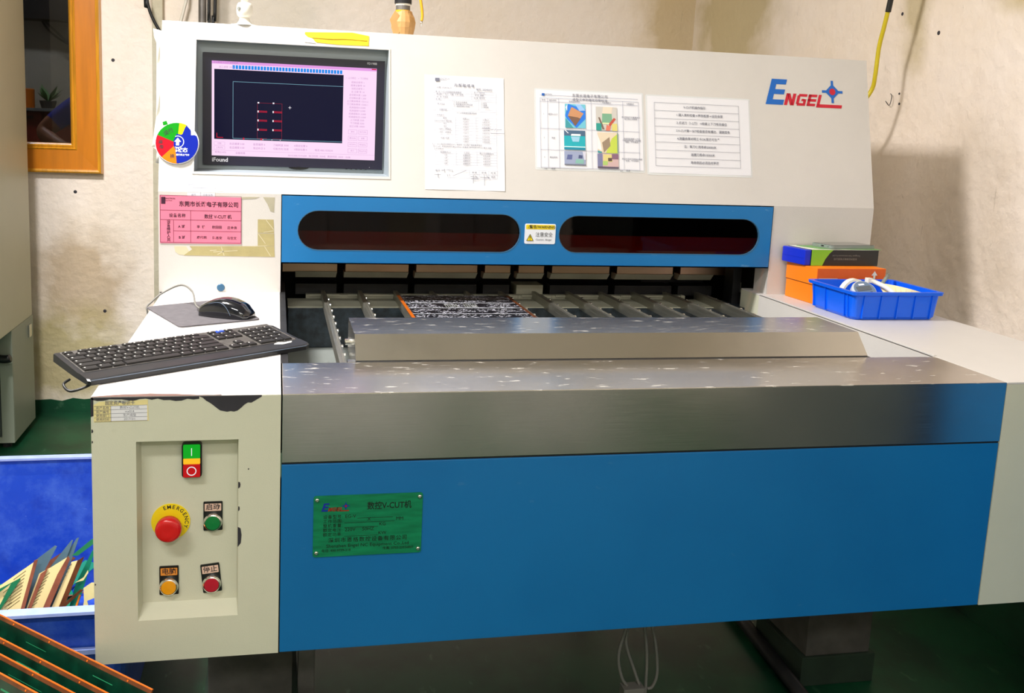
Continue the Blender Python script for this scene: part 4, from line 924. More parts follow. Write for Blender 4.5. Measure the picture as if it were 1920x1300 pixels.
pic(435, 730, 285, 620, [((110, 190, 210), R_(0, 1, 0, 1)), ((36, 120, 220), [(0.15, 1), (1, 0.8), (1, 0.4), (0.55, 0), (0.1, 0.35), (0, 0.5)]), ((150, 190, 235), [(0.5, 1), (0.75, 1), (1, 0.75), (0.7, 0.72)]), ((196, 140, 100), [(0.32, 0.88), (0.9, 0.62), (0.48, 0.08), (0.13, 0.50)]), ((120, 88, 72), [(0.13, 0.50), (0.6, 0.45), (0.75, 0.4), (0.48, 0.08)]), ((60, 150, 160), [(0, 0), (0.4, 0), (0.02, 0.4)]), ((225, 232, 238), [(0.02, 0.85), (0.12, 0.98), (0.1, 0.7)])])
pic(880, 1185, 305, 640, [((200, 196, 190), R_(0, 1, 0, 1)), ((120, 170, 140), [(0.3, 0.72), (0.75, 0.76), (0.78, 0.35), (0.28, 0.3)]), ((236, 210, 190), [(0.35, 1), (0.8, 1), (0.75, 0.72), (0.3, 0.72)]), ((190, 80, 66), [(0.85, 0.55), (0.95, 0.5), (0.65, 0.15), (0.6, 0.28)]), ((216, 120, 96), [(0.45, 0.0), (0.65, 0.0), (0.7, 0.18), (0.5, 0.25)]), ((120, 100, 88), [(0.1, 0.55), (0.18, 0.55), (0.4, 0.05), (0.3, 0.05)]), ((40, 150, 140), R_(0, 0.25, 0, 0.3)), ((235, 240, 180), R_(0.3, 0.62, 0.28, 0.33)), ((214, 204, 120), R_(0.75, 1, 0, 0.3))])
pic(415, 718, 655, 925, [((26, 166, 180), R_(0, 1, 0, 1)), ((70, 100, 130), R_(0, 1, 0.72, 1)), ((236, 238, 238), [(0.35, 0.82), (0.78, 0.82), (0.78, 0.72), (0.32, 0.72)]), ((150, 200, 225), [(0.32, 0.68), (0.75, 0.68), (0.7, 0.42), (0.4, 0.42)]), ((200, 236, 240), R_(0, 1, 0.13, 0.18)), ((10, 130, 160), R_(0, 1, 0.0, 0.10)), ((230, 230, 236), [(0.02, 1), (0.08, 1), (0.22, 0.85), (0.18, 0.84)])])
pic(895, 1195, 665, 955, [((220, 204, 180), R_(0, 1, 0, 1)), ((190, 206, 80), [(0.7, 0.72), (0.98, 0.95), (1, 0), (0.4, 0)]), ((150, 130, 110), [(0.22, 0.5), (0.58, 0.78), (0.62, 0.35), (0.3, 0.02)]), ((232, 232, 232), [(0, 0.9), (0.15, 0.5), (0.2, 0.1), (0, 0.2)]), ((120, 150, 130), R_(0.95, 1, 0, 1)), ((60, 150, 160), [(0, 0.12), (0.2, 0.05), (0.2, 0), (0, 0)])])
pic(415, 720, 945, 1140, [((150, 160, 190), R_(0, 1, 0, 1)), ((90, 100, 150), [(0.15, 0.75), (0.38, 0.75), (0.35, 0.4), (0.1, 0.4)]), ((70, 80, 120), [(0.68, 0.75), (0.85, 0.72), (0.85, 0.5), (0.65, 0.5)]), ((130, 180, 170), [(0.55, 0.45), (0.9, 0.42), (0.9, 0.12), (0.5, 0.15)]), ((205, 205, 220), [(0.85, 1), (1, 1), (1, 0.4), (0.93, 0.4)]), ((110, 115, 130), R_(0, 1, 0, 0.08))])
pic(890, 1195, 965, 1170, [((200, 170, 170), R_(0, 1, 0, 1)), ((120, 122, 160), R_(0, 0.24, 0, 1)), ((214, 200, 130), R_(0.28, 0.7, 0.45, 0.95)), ((166, 196, 110), R_(0.25, 0.48, 0.22, 0.5)), ((130, 96, 120), R_(0.68, 1, 0.65, 1)), ((88, 70, 64), R_(0.5, 0.68, 0.5, 0.72)), ((90, 80, 100), R_(0, 1, 0, 0.12))])

sh3 = sheet('instruction_sheet', 'laminated landscape sheet listing numbered instructions in ruled rows, nearest the logo', 1.2445, 1.5400, 0.0815, 0.2910, lam=True)
u = B('ink_line')
xl, xr, zt, zb = 1.2640, 1.5090, 0.2735, 0.1010
for k in range(9): z = zt + (zb - zt) * k / 8; u.use('ink').line(xl, z, xr, z, 0.0007, c, XF_S)
u.line(xl, zt, xl, zb, 0.0007, c, XF_S).line(xr, zt, xr, zb, 0.0007, c, XF_S)
rows = [('V-CUT机操作指引', 1.380), ('1.调入资料检查→更改板厚→设定余厚', 1.3940), ('2.点试刀（1-2刀）→检查上下刀有无偏位', 1.4000), ('3.V-CUT第一SET检查是否有爆边、漏铜现象', 1.4030), ('4.测量余厚对照工卡OK厚方可生产', 1.3890), ('注：新刀使用寿命20000米', 1.3930), ('返磨刀寿命10000米', 1.4000), ('寿命到后必须及时更换', 1.4050)]
for k, (t, x) in enumerate(rows): u.use('ink_mid').text(t, 0.0086, x, zt + (zb - zt) * (k + 0.5) / 8, XF_S, c, bold=0.006, sx=0.95)
part('printed_rows', u, sh3, kind='stuff')

# pink roster card
pk = thing('roster_card', 'pink printed card with a ruled name table, under the screen', 'card', (0.09, D, 0.12))
part('card_leaf', B('pink').plate([[(-0.0050, 0.1200), (0.1870, 0.1200), (0.1865, 0.2345), (-0.0052, 0.2362)]], 0.0006, 0.0012, XF_L), pk)
u = B('maroon_dark', 'maroon'); c = 0.0015
px = lambda zx: -0.0050 + (zx - 75) / 1225 * 0.1917
pz = lambda zy, zx=600: 0.2362 - (zy - (130 + (zx - 75) * 0.026)) / 708 * 0.1155
u.use('maroon')
for a, b_, y in ((80, 1300, 362), (80, 1300, 503), (280, 1300, 668), (80, 1300, 840), (80, 1300, 142)): u.line(px(a), pz(y), px(b_), pz(y), 0.0009, c, XF_L)
for x, a, b_ in ((82, 142, 840), (1297, 142, 840), (535, 362, 840), (278, 503, 840)): u.line(px(x), pz(a), px(x), pz(b_), 0.0009, c, XF_L)
u.use('maroon_dark').text('东莞市长谐电子有限公司', 0.0136, px(808), pz(270), XF_L, c, bold=0.020, sx=0.94)
u.text('设备名称', 0.0098, px(335), pz(442), XF_L, c, bold=0.015).text('数控 V-CUT 机', 0.0108, px(945), pz(450), XF_L, c, bold=0.02, sx=0.92)
for k, ch in enumerate('设备维护人员'): u.text(ch, 0.0090, px(205), pz(535 + 54 * k), XF_L, c, bold=0.015)
u.text('A 班', 0.0086, px(400), pz(605), XF_L, c, bold=0.02).text('B 班', 0.0086, px(405), pz(768), XF_L, c, bold=0.02)
for t, x, y in (('李  锋', 688, 605), ('欧园园', 930, 607), ('庄金良', 1160, 612), ('唐代明', 700, 765), ('陈志安', 935, 768), ('马世文', 1155, 770)): u.text(t, 0.0078, px(x), pz(y), XF_L, c, bold=0.012)
u.use('maroon_dark').rect(px(97), px(160), pz(270), pz(168), c, XF_L); u.text('KINGTRON', 0.0048, px(225), pz(190), XF_L, c, bold=0.02).text('ELECTRON', 0.0030, px(210), pz(222), XF_L, c, bold=0.02)
part('printed_table', u, pk, kind='stuff')

# status dial stuck on the housing edge
dl = thing('status_dial', 'round plastic status dial with green, red, orange and blue sectors', 'sign', tuple(XF_S @ Vector((0.0335, 0.07, 0))))
XF_D = XF_S @ Matrix.Translation((0.0335, 0.1180, 0.0015))
part('backing_disc', B('dial_white').plate([circ(0, 0, 0.0512, 48)], 0.0002, 0.0030, XF_D), dl)
def sector(mat, a0, a1, c0, c1, r0_=0.0, r1=0.0500, name='sector'):
    n = max(4, int((a1 - a0) / 8)); o = [(r1 * math.cos(math.radians(a0 + (a1 - a0) * k / n)), r1 * math.sin(math.radians(a0 + (a1 - a0) * k / n))) for k in range(n + 1)]
    i = [(r0_ * math.cos(math.radians(a1 - (a1 - a0) * k / n)), r0_ * math.sin(math.radians(a1 - (a1 - a0) * k / n))) for k in range(n + 1)] if r0_ else [(0, 0)]
    part(name, B(mat).plate([o + i], c0, c1, XF_D), dl)
off = 0.004
sector('dial_green', 85, 158, 0.0030, 0.0036); sector('dial_red', 158, 225, 0.0030, 0.0036); sector('dial_orange', 225, 276, 0.0030, 0.0036); sector('dial_yellow', 62, 85, 0.0030, 0.0036, 0.018)
part('pointer_tab', B('dial_green').plate([[(-0.0330, 0.0420), (-0.0225, 0.0455), (-0.0260, 0.0540), (-0.0350, 0.0505)]], 0.0030, 0.0036, XF_D), dl)
bl = [(0.0490 * math.cos(math.radians(a)), 0.0490 * math.sin(math.radians(a))) for a in range(-90, 24, 8)] + [(0.040, 0.0210), (0.0315, 0.0200), (0.0310, 0.0330), (0.0210, 0.0440), (0.0175, 0.0370), (0.0120, 0.0220), (0.0090, 0.0205), (-0.0010, 0.0225), (-0.0080, 0.0060), (-0.0075, -0.0070), (-0.0030, -0.0170)]
part('turning_cover', B('dial_blue').plate([bl], 0.0036, 0.0050, XF_D), dl)
u = B('dial_white'); c = 0.0053
u.plate([circ(0.0015, 0.003, 0.0145, 28, -118, 118), [(p[0], p[1]) for p in circ(0.0015, 0.003, 0.0130, 28, -118, 118)][::-1]][0:1], 0, 0, XF_D) if False else None
arc = circ(0.0015, 0.003, 0.0148, 30, -115, 115) + circ(0.0015, 0.003, 0.0132, 30, -115, 115)[::-1]
u.plate([arc], 0.0050, 0.0053, XF_D)
u.flat([(-0.0025, -0.0060), (0.0050, -0.0060), (0.0050, 0.0030), (0.0095, 0.0030), (0.0015, 0.0130), (-0.0065, 0.0030), (-0.0025, 0.0030)], c, XF_D)
u.text('备', 0.0120, -0.0010, -0.0175, XF_D, c, bold=0.02, sx=0.4).text('状态', 0.0120, 0.0130, -0.0175, XF_D, c, bold=0.02).text('运行禁止转动', 0.0052, 0.0135, -0.0290, XF_D, c, bold=0.02)
part('white_marks', u, dl, kind='stuff')
u = B('ink_dark').text('运行', 0.0120, -0.0205, 0.0270, XF_D, 0.0039, bold=0.01, rot=math.radians(28)).text('维', 0.0100, -0.0390, 0.0020, XF_D, 0.0039, bold=0.01, rot=math.radians(-98)).text('修', 0.0100, -0.0370, -0.0100, XF_D, 0.0039, bold=0.01, rot=math.radians(-98)).text('换', 0.0110, -0.0105, -0.0330, XF_D, 0.0039, bold=0.01)
part('dark_lettering', u, dl, kind='stuff')

# yellow tape over the screen, loose sleeve on the housing flank
yt = [(0.3360, 0.4080), (0.3370, 0.4130), (0.4550, 0.4185), (0.4975, 0.4120), (0.4965, 0.3860), (0.4200, 0.3850), (0.3650, 0.3880), (0.3560, 0.3960), (0.3450, 0.4000)]
single('yellow_tape', B('ytape').plate([yt], 0.0002, 0.0010, XF_S).tube([(0.352, 0.400, 0.0012), (0.40, 0.3985, 0.0016), (0.44, 0.4005, 0.0014), (0.492, 0.399, 0.0012)], 0.0010, 6, XF_S), 'strip of wrinkled yellow tape above the screen', 'tape', tuple(XF_S @ Vector((0.415, 0.386, 0))))
single('paper_scrap', B('paper').plate([[(0.3350, 0.3870), (0.3640, 0.3855), (0.3560, 0.3970), (0.3440, 0.4000), (0.3365, 0.3940)]], 0.0010, 0.0014, XF_S), 'torn white scrap stuck over the end of the yellow tape', 'paper', tuple(XF_S @ Vector((0.35, 0.386, 0))))
sl = B('white_plastic'); vs = []; fs = []
prof = [(0.636, -0.034, 0.005), (0.615, -0.030, -0.002), (0.600, -0.024, -0.004), (0.55, -0.026, 0.003), (0.48, -0.025, -0.004), (0.42, -0.028, 0.002), (0.36, -0.036, 0.0), (0.345, -0.040, 0.004), (0.338, -0.026, 0.0), (0.305, -0.030, 0.0)]
for (z, x, dy) in prof: vs += [(XB - 0.0015, 0.985 + dy, z - 0.004), ((XB + x) / 2 - 0.002, 1.00 + dy, z), (x, 0.995 + dy * 2, z + 0.002)]
for i in range(len(prof) - 1):
    for k in range(2): fs.append((i * 3 + k, i * 3 + k + 1, (i + 1) * 3 + k + 1, (i + 1) * 3 + k))
sl.add(vs, fs, None, True)
so = single('plastic_sleeve', sl, 'crumpled translucent sleeve hanging on the flank of the housing', 'sleeve', (-0.02, 0.99, 0.3))
md = so.modifiers.new('thickness', 'SOLIDIFY'); md.thickness = 0.0008

# ------------------------------------------------------------------ things on the control pedestal
pad_c = [(-0.0120, 0.6690), (0.0810, 0.4680), (0.2400, 0.5420), (0.1560, 0.7660)]
def rounded(poly, r=0.012, n=4):
    out = []
    for i in range(len(poly)):
        p0, p, p2 = Vector(poly[i - 1]), Vector(poly[i]), Vector(poly[(i + 1) % len(poly)])
        a, b_ = p + (p0 - p).normalized() * r, p + (p2 - p).normalized() * r
        for k in range(n + 1):
            t = k / n; out.append(tuple((1 - t) ** 2 * a + 2 * t * (1 - t) * p + t * t * b_))
    return out
single('mouse_pad', B('mat_pad').plate([rounded(pad_c)], 0.0004, 0.0030, XF_T), 'thin grey cloth mouse pad on the white table corner', 'mouse pad', (0.115, 0.61, 0.0004))

KO = Vector((-0.0135, 0.0568, 0.0)); ku = Vector((0.3509, 0.2266, 0)).normalized(); kv = Vector((-0.0848, 0.1248, 0.0)); kv = (kv - ku * kv.dot(ku)).normalized()
tilt = math.atan2(0.015, 0.15)
kvt = (kv * math.cos(tilt) + Vector((0, 0, 1)) * math.sin(tilt)).normalized(); kn = ku.cross(kvt)
XF_K = frame(KO + Vector((0, 0, 0.0085)), ku, kvt, kn)
KL, KD = 0.4190, 0.1510
kb = thing('keyboard', 'slim black keyboard lying askew, overhanging the table edge', 'keyboard', tuple(KO))
bd = B('kb')
sec = [(0.0, -0.006), (0.0, -0.001), (0.006, 0.0012), (0.036, 0.0006), (0.040, -0.0005), (KD - 0.006, -0.0005), (KD, -0.002), (KD, -0.012)]
secb = [(0.0, -0.0075), (KD, -0.0130)]
def ring_at(x, dv0=0.0, dv1=0.0):
    f = lambda v: dv0 + v * (KD - dv0 - dv1) / KD
    top = [(x, f(v), z) for v, z in sec]
    return top + [(x, f(KD), -0.0150), (x, f(0.06), -0.0120), (x, f(0.0), -0.0078)]
bd.loft([ring_at(0.0, 0.004, 0.004), ring_at(0.004), ring_at(KL - 0.012), ring_at(KL, 0.008, 0.014)], XF_K, smooth=False)
part('body', bd, kb)
part('key_well', B('keywell').plate([rrect(0.0085, 0.4120, 0.0400, 0.1450, 0.002)], -0.001, 0.0002, XF_K), kb)
part('palm_rest_edge', B('mouse_line').plate([[(0.004, 0.0006), (KL - 0.010, 0.0006), (KL - 0.010, 0.0014), (0.004, 0.0014)]], -0.001, 0.0003, XF_K), kb)
U_ = 0.0174; key_me = {}
def key(x, v, w=1.0, h=0.0150, mat='key', legend=True):
    kk = (round(w, 3), h, mat)
    if kk not in key_me:
        wd = w * U_ - 0.0022; b = B(mat, 'legend')
        b.loft([[(0, 0, 0), (wd, 0, 0), (wd, h, 0), (0, h, 0)], [(0, 0, 0.0012), (wd, 0, 0.0012), (wd, h, 0.0012), (0, h, 0.0012)], [(0.0010, 0.0010, 0.0034), (wd - 0.0010, 0.0010, 0.0034), (wd - 0.0010, h - 0.0012, 0.0034), (0.0010, h - 0.0012, 0.0034)]], smooth=False)
        if legend: b.use('legend').rect(0.0026, 0.0050, h - 0.0062, h - 0.0036, 0.0036)
        key_me[kk] = b.mesh('key')
    o = part('key', None, kb, mesh=key_me[kk])
    mw = XF_K @ Matrix.Translation((x, v, 0.0)); o.matrix_local = Matrix.Translation(-Vector(kb['org'])) @ mw
X0 = 0.0110; V0 = 0.0425; PV = 0.0172
rows_k = [[1.5, 1.25, 1.25, 5.75, 1.25, 1.25, 1.25, 1.5], [2.25] + [1] * 10 + [2.75], [1.75] + [1] * 11 + [2.25], [1.5] + [1] * 12 + [1.5], [1] * 13 + [2]]
for r, ws in enumerate(rows_k):
    x = X0
    for w in ws: key(x, V0 + PV * r, w, 0.0148, legend=w < 5); x += w * U_
x1k = X0 + 15 * U_ + 0.006
for x, r in ((0, 0), (1, 0), (2, 0), (1, 1), (0, 3), (1, 3), (2, 3), (0, 4), (1, 4), (2, 4)): key(x1k + x * U_, V0 + PV * r, 1.0, 0.0148)
x2k = x1k + 3 * U_ + 0.006
key(x2k, V0, 2.0, 0.0148); key(x2k + 2 * U_, V0, 1.0, 0.0148); key(x2k + 3 * U_, V0, 1.0, 0.0320)
for r in (1, 2, 3, 4):
    for k in range(4):
        if (r, k) in ((1, 3),): continue
        key(x2k + k * U_, V0 + PV * r, 1.0, 0.0148)
xf_ = X0; vF = V0 + PV * 5 + 0.001
for grp in (1, 4, 4, 4):
    for k in range(grp): key(xf_, vF, 1.0, 0.0095); xf_ += U_
    xf_ += 0.0078
for k in range(3): key(x1k + k * U_, vF, 1.0, 0.0095, 'bluelight' if k == 1 else 'key')
part('dust_smear', B('legend').plate([[(0.356, 0.030), (0.372, 0.024), (0.392, 0.027), (0.398, 0.034), (0.380, 0.033), (0.370, 0.0375), (0.360, 0.034)]], 0.0, 0.0011, XF_K), kb, 'pale dust smear')
part('cable', B('cable_black').tube([XF_K @ Vector(p) for p in ((0.02, 0.02, -0.010), (-0.002, 0.012, -0.014), (-0.020, 0.022, -0.020), (-0.024, 0.038, -0.014), (-0.010, 0.05, -0.012))], 0.0022, 8), kb)

mo = thing('mouse', 'glossy black wired mouse resting on the grey pad', 'mouse', (0.172, 0.572, 0.003))
mu = Vector((0.116, -0.062, 0)).normalized(); mv = Vector((-mu.y, mu.x, 0))
XF_O = frame((0.117, 0.602, 0.0034), mu, mv, (0, 0, 1))
def mouse_ring(t, k=1.0):
    x = t * 0.118
    w = 0.031 * (0.66 + 0.42 * math.sin(math.pi * min(1, 0.18 + t * 0.72))) * (1 if t < 0.9 else math.sqrt(max(0.05, 1 - ((t - 0.9) / 0.1) ** 2 * 0.55))) * (0.72 if t == 0 else 1)
    h = 0.004 + 0.0365 * (math.sin(math.pi * min(0.94, 0.10 + 0.80 * t)) ** 0.8) * (1.0 if t < 0.92 else 0.75)
    ring = []
    for a in range(0, 181, 15):
        r = math.radians(a); ring.append((x, k * w * math.copysign(abs(math.cos(r)) ** 0.62, math.cos(r)), k * h * math.sin(r) ** 0.72 if a not in (0, 180) else 0.0))
    return ring
rings = [mouse_ring(t) for t in (0, 0.06, 0.14, 0.24, 0.34, 0.45, 0.56, 0.67, 0.78, 0.87, 0.94, 1.0)]
part('shell', B('mouse').loft(rings, XF_O), mo)
seam = B('mouse_line')
for sgn in (-1, 1):
    seam.tube([(0.118 * t, sgn * 0.027 * (0.72 + 0.36 * math.sin(math.pi * min(1, 0.18 + t * 0.72))) * q, 0.004 + 0.0365 * (math.sin(math.pi * min(0.94, 0.10 + 0.80 * t)) ** 0.8) * hq) for t, q, hq in ((0.08, 0.95, 0.55), (0.28, 0.90, 0.76), (0.48, 0.92, 0.78), (0.60, 1.02, 0.64), (0.68, 1.10, 0.36), (0.72, 1.12, 0.10))], 0.0006, 6, XF_O)
part('seam', seam, mo)
part('wheel', B('black').lathe([(0, -0.003), (0.009, -0.003), (0.010, 0), (0.009, 0.003), (0, 0.003)], 20, XF_O @ Matrix.Translation((0.022, 0, 0.0165)) @ Matrix.Rotation(math.pi / 2, 4, 'X')), mo)
part('cable', B('cable_grey').tube([(0.119, 0.600, 0.010), (0.100, 0.622, 0.016), (0.088, 0.668, 0.038), (0.060, 0.706, 0.046), (0.020, 0.705, 0.028), (-0.004, 0.680, 0.009), (-0.010, 0.672, 0.002), (-0.008, 0.668, -0.012), (-0.005, 0.67, -0.05), (-0.006, 0.68, -0.3)], 0.0021, 8), mo)

# ------------------------------------------------------------------ things on the other table
ob = thing('carton', 'orange carton with a white arrow, under the black box', 'box', (1.76, 0.79, 0))
XF_OB = frame((1.6600, 0.7250, 0), (1, 0.03, 0), (-0.06, 1, 0), (0, 0, 1))
part('base', B('orange').box(0, 0.202, 0, 0.128, 0.0005, 0.050, 0.001, XF_OB), ob)
part('lid', B('orange', 'orange2').box(-0.0015, 0.2035, -0.0015, 0.1295, 0.051, 0.096, 0.001, XF_OB).use('orange2').box(0.0, 0.2020, -0.0022, -0.0014, 0.0515, 0.0955, 0, XF_OB), ob)
XF_OF = XF_OB @ frame((0, -0.0024, 0), (1, 0, 0), (0, 0, 1), (0, -1, 0))
part('arrow', B('box_white').flat([(0.166, 0.052), (0.172, 0.052), (0.172, 0.078), (0.178, 0.078), (0.169, 0.090), (0.160, 0.078), (0.166, 0.078)], 0.0004, XF_OF).line(0.004, 0.0655, 0.06, 0.0655, 0.009, 0.0003, XF_OF), ob)
part('seam_line', B('copper').box(-0.0016, 0.2036, -0.0016, 0.1296, 0.0500, 0.0512, 0, XF_OB), ob)
bx2 = thing('instrument_box', 'black and lime box with a blue end, lying on the orange carton', 'box', (1.76, 0.82, 0.096))
XF_BB = frame((1.6500, 0.7700, 0.0962), (1, 0.02, 0), (-0.16, 1, 0), (0, 0, 1))
part('sleeve', B('box_black').box(0.018, 0.220, 0, 0.090, 0.0, 0.0430, 0.0015, XF_BB), bx2)
part('drawer', B('box_blue').box(0.0, 0.018, 0.001, 0.089, 0.001, 0.0420, 0.003, XF_BB).box(-0.0008, 0.002, 0.004, 0.086, 0.0195, 0.0210, 0, XF_BB), bx2)
part('top_face', B('box_white').box(0.0185, 0.2195, 0.0005, 0.0895, 0.0428, 0.0434, 0, XF_BB), bx2)
XF_BF = XF_BB @ frame((0, -0.0002, 0), (1, 0, 0), (0, 0, 1), (0, -1, 0))
part('lime_corner', B('box_green').plate([[(0.0185, 0.0004), (0.052, 0.0004), (0.060, 0.018), (0.072, 0.034), (0.082, 0.0426), (0.0185, 0.0426)]], 0, 0.0004, XF_BF), bx2)
u = B('grey_text').text('Dongguan Yulin Instruments Co.,Ltd', 0.0056, 0.122, 0.0275, XF_BF, 0.0004, rot=math.pi).text('东莞市优林电子有限公司', 0.0064, 0.120, 0.0190, XF_BF, 0.0004, rot=math.pi)
part('lettering', u, bx2)
lf = B('leaf_green').plate([[(0.030, 0.075), (0.050, 0.012), (0.224, -0.002), (0.230, 0.050), (0.16, 0.090)]], 0.0440, 0.0450, XF_BB)
single('leaflet', lf, 'thin green leaflet on top of the black box', 'leaflet', (1.76, 0.81, 0.14))
ph = thing('phone', 'dark phone in a clear case lying on the green leaflet', 'phone', (1.79, 0.81, 0.1415))
XF_P = frame((1.7280, 0.7750, 0.1416), (0.985, 0.10, 0), (-0.25, 1, 0), (0, 0, 1))
part('case', B('clear').plate([rrect(0, 0.144, 0, 0.072, 0.010)], 0, 0.0085, XF_P), ph)
part('screen', B('phone_glass').plate([rrect(0.003, 0.141, 0.003, 0.069, 0.009)], 0.0085, 0.0092, XF_P), ph)
for k, (a, w) in enumerate(((0.010, 0.006), (0.026, 0.009), (0.044, 0.010))): part('port', B('black' if k == 1 else 'bright').box(-0.0004, 0.0006, a, a + w, 0.003, 0.0062, 0, XF_P), ph)

bn = thing('parts_bin', 'bright blue plastic bin on the white table beside the wall', 'bin', (1.75, 0.625, 0))
bi = B('bin')
X0b, X1b, Y0b, Y1b, HBn = 1.6370, 1.8640, 0.5300, 0.7060, 0.070
def bring(off, z, r=0.012): return [(p[0], p[1], z) for p in rrect(X0b - off, X1b + off, Y0b - off, Y1b + off, r)]
bi.loft([bring(-0.006, 0.0006), bring(-0.001, 0.008), bring(0.004, HBn - 0.008), bring(0.004, HBn - 0.0078), bring(0.010, HBn - 0.0075), bring(0.011, HBn), bring(0.001, HBn), bring(-0.004, 0.012), bring(-0.009, 0.004)], smooth=False)
part('shell', bi, bn)
for k in range(5):
    xx = X0b + 0.022 + 0.046 * k
    part('rib', B('bin').loft([[(xx, Y0b + 0.004, 0.004), (xx + 0.003, Y0b + 0.004, 0.004), (xx + 0.003, Y0b - 0.0026, 0.005), (xx, Y0b - 0.0026, 0.005)], [(xx, Y0b, 0.061), (xx + 0.003, Y0b, 0.061), (xx + 0.003, Y0b - 0.0066, 0.061), (xx, Y0b - 0.0066, 0.061)]], smooth=False), bn)
for yy in (0.548, 0.562, 0.640, 0.690):
    part('rib', B('bin').loft([[(X0b + 0.004, yy, 0.004), (X0b + 0.004, yy + 0.003, 0.004), (X0b - 0.0026, yy + 0.003, 0.005), (X0b - 0.0026, yy, 0.005)], [(X0b, yy, 0.061), (X0b, yy + 0.003, 0.061), (X0b - 0.0066, yy + 0.003, 0.061), (X0b - 0.0066, yy, 0.061)]], smooth=False), bn)
gg = thing('thickness_gauge', 'round digital gauge with an LCD window lying in the blue bin', 'gauge', (1.70, 0.60, 0.006))
gz = Vector((-0.10, -0.62, 0.78)).normalized(); gx_ = Vector((1, 0, 0.10)); gx_ = (gx_ - gz * gx_.dot(gz)).normalized(); gy = gz.cross(gx_)
XF_G = frame((1.705, 0.592, 0.062), gx_, gy, gz)
part('body', B('gauge').lathe([(0, -0.016), (0.026, -0.016), (0.030, -0.010), (0.030, 0.0), (0.028, 0.004), (0, 0.004)], 36, XF_G), gg)
part('face', B('gauge_face').plate([circ(0, 0, 0.0265, 36)], 0.004, 0.0048, XF_G), gg)
part('lcd', B('lcd').plate([rrect(-0.020, 0.018, -0.004, 0.010, 0.002)], 0.0048, 0.0056, XF_G), gg)
for bx_, by_ in ((-0.009, -0.0125), (0.002, -0.0135), (0.012, -0.0115)): part('button', B('box_black').plate([rrect(bx_ - 0.003, bx_ + 0.003, by_ - 0.0016, by_ + 0.0016, 0.001)], 0.0048, 0.0062, XF_G), gg)
part('brand_mark', B('dial_white').rect(-0.009, 0.006, 0.0135, 0.0185, 0.0050, XF_G), gg)
part('stem', B('bright').tube([XF_G @ Vector((0.02, -0.02, -0.006)), XF_G @ Vector((0.04, -0.03, -0.03))], 0.005, 10, spline=False), gg)
hp = B('white_plastic'); arcp = [(1.660 + 0.036 - 0.036 * math.cos(math.radians(a)), 0.622, 0.040 + 0.044 * math.sin(math.radians(a))) for a in range(-20, 200, 14)]
rings = []
for i, p in enumerate(arcp):
    d = Vector((arcp[min(i + 1, len(arcp) - 1)][0] - arcp[max(i - 1, 0)][0], 0, arcp[min(i + 1, len(arcp) - 1)][2] - arcp[max(i - 1, 0)][2])).normalized(); nn = Vector((d.z, 0, -d.x))
    P = Vector(p); rings.append([tuple(P + nn * 0.003 + Vector((0, -0.008, 0))), tuple(P + nn * 0.003 + Vector((0, 0.008, 0))), tuple(P - nn * 0.003 + Vector((0, 0.008, 0))), tuple(P - nn * 0.003 + Vector((0, -0.008, 0)))])
hp.loft(rings, smooth=False)
single('tape_hoop', hp, 'white plastic hoop sticking up at the end of the blue bin', 'hoop', (1.69, 0.622, 0.006))
gb = B('cream_plastic'); arcp = [(1.686 + 0.030 - 0.030 * math.cos(math.radians(a)), 0.606, 0.036 + 0.036 * math.sin(math.radians(a))) for a in range(-20, 120, 14)]
rings = []
for i, p in enumerate(arcp):
    d = Vector((arcp[min(i + 1, len(arcp) - 1)][0] - arcp[max(i - 1, 0)][0], 0, arcp[min(i + 1, len(arcp) - 1)][2] - arcp[max(i - 1, 0)][2])).normalized(); nn = Vector((d.z, 0, -d.x)); P = Vector(p)
    rings.append([tuple(P + nn * 0.002 + Vector((0, -0.006, 0))), tuple(P + nn * 0.002 + Vector((0, 0.006, 0))), tuple(P - nn * 0.002 + Vector((0, 0.006, 0))), tuple(P - nn * 0.002 + Vector((0, -0.006, 0)))])
gb.loft(rings, smooth=False)
single('gauge_handle', gb, 'beige curved band beside the round gauge in the bin', 'band', (1.70, 0.606, 0.006))
single('white_strap', B('white_plastic').tube([(1.752, 0.640, 0.080), (1.768, 0.630, 0.074), (1.776, 0.600, 0.066), (1.782, 0.576, 0.050), (1.776, 0.560, 0.020)], 0.006, 8).box(1.744, 1.758, 0.634, 0.648, 0.074, 0.086, 0.002), 'white plastic strap end reaching out of the blue bin', 'strap', (1.77, 0.6, 0.006))
cs = B('cream_plastic'); rings = []
for k in range(9):
    t = k / 8; xx = 1.776 + 0.072 * t; zz = 0.064 - 0.012 * t * t
    rings.append([(xx, 0.555 + 0.03 * t, 0.008), (xx, 0.565 + 0.075 * (1 - t), zz + 0.010), (xx, 0.5665 + 0.075 * (1 - t), zz + 0.009), (xx, 0.5570 + 0.03 * t, 0.008)])
cs.loft(rings, smooth=False)
single('cream_sheet', cs, 'curved cream plastic sheet standing in the blue bin', 'sheet', (1.81, 0.59, 0.008))
single('clear_pen', B('clear').tube([(1.800, 0.660, 0.062), (1.842, 0.690, 0.086)], 0.005, 8, spline=False), 'small clear tube poking out at the back of the blue bin', 'tube', (1.81, 0.66, 0.06))

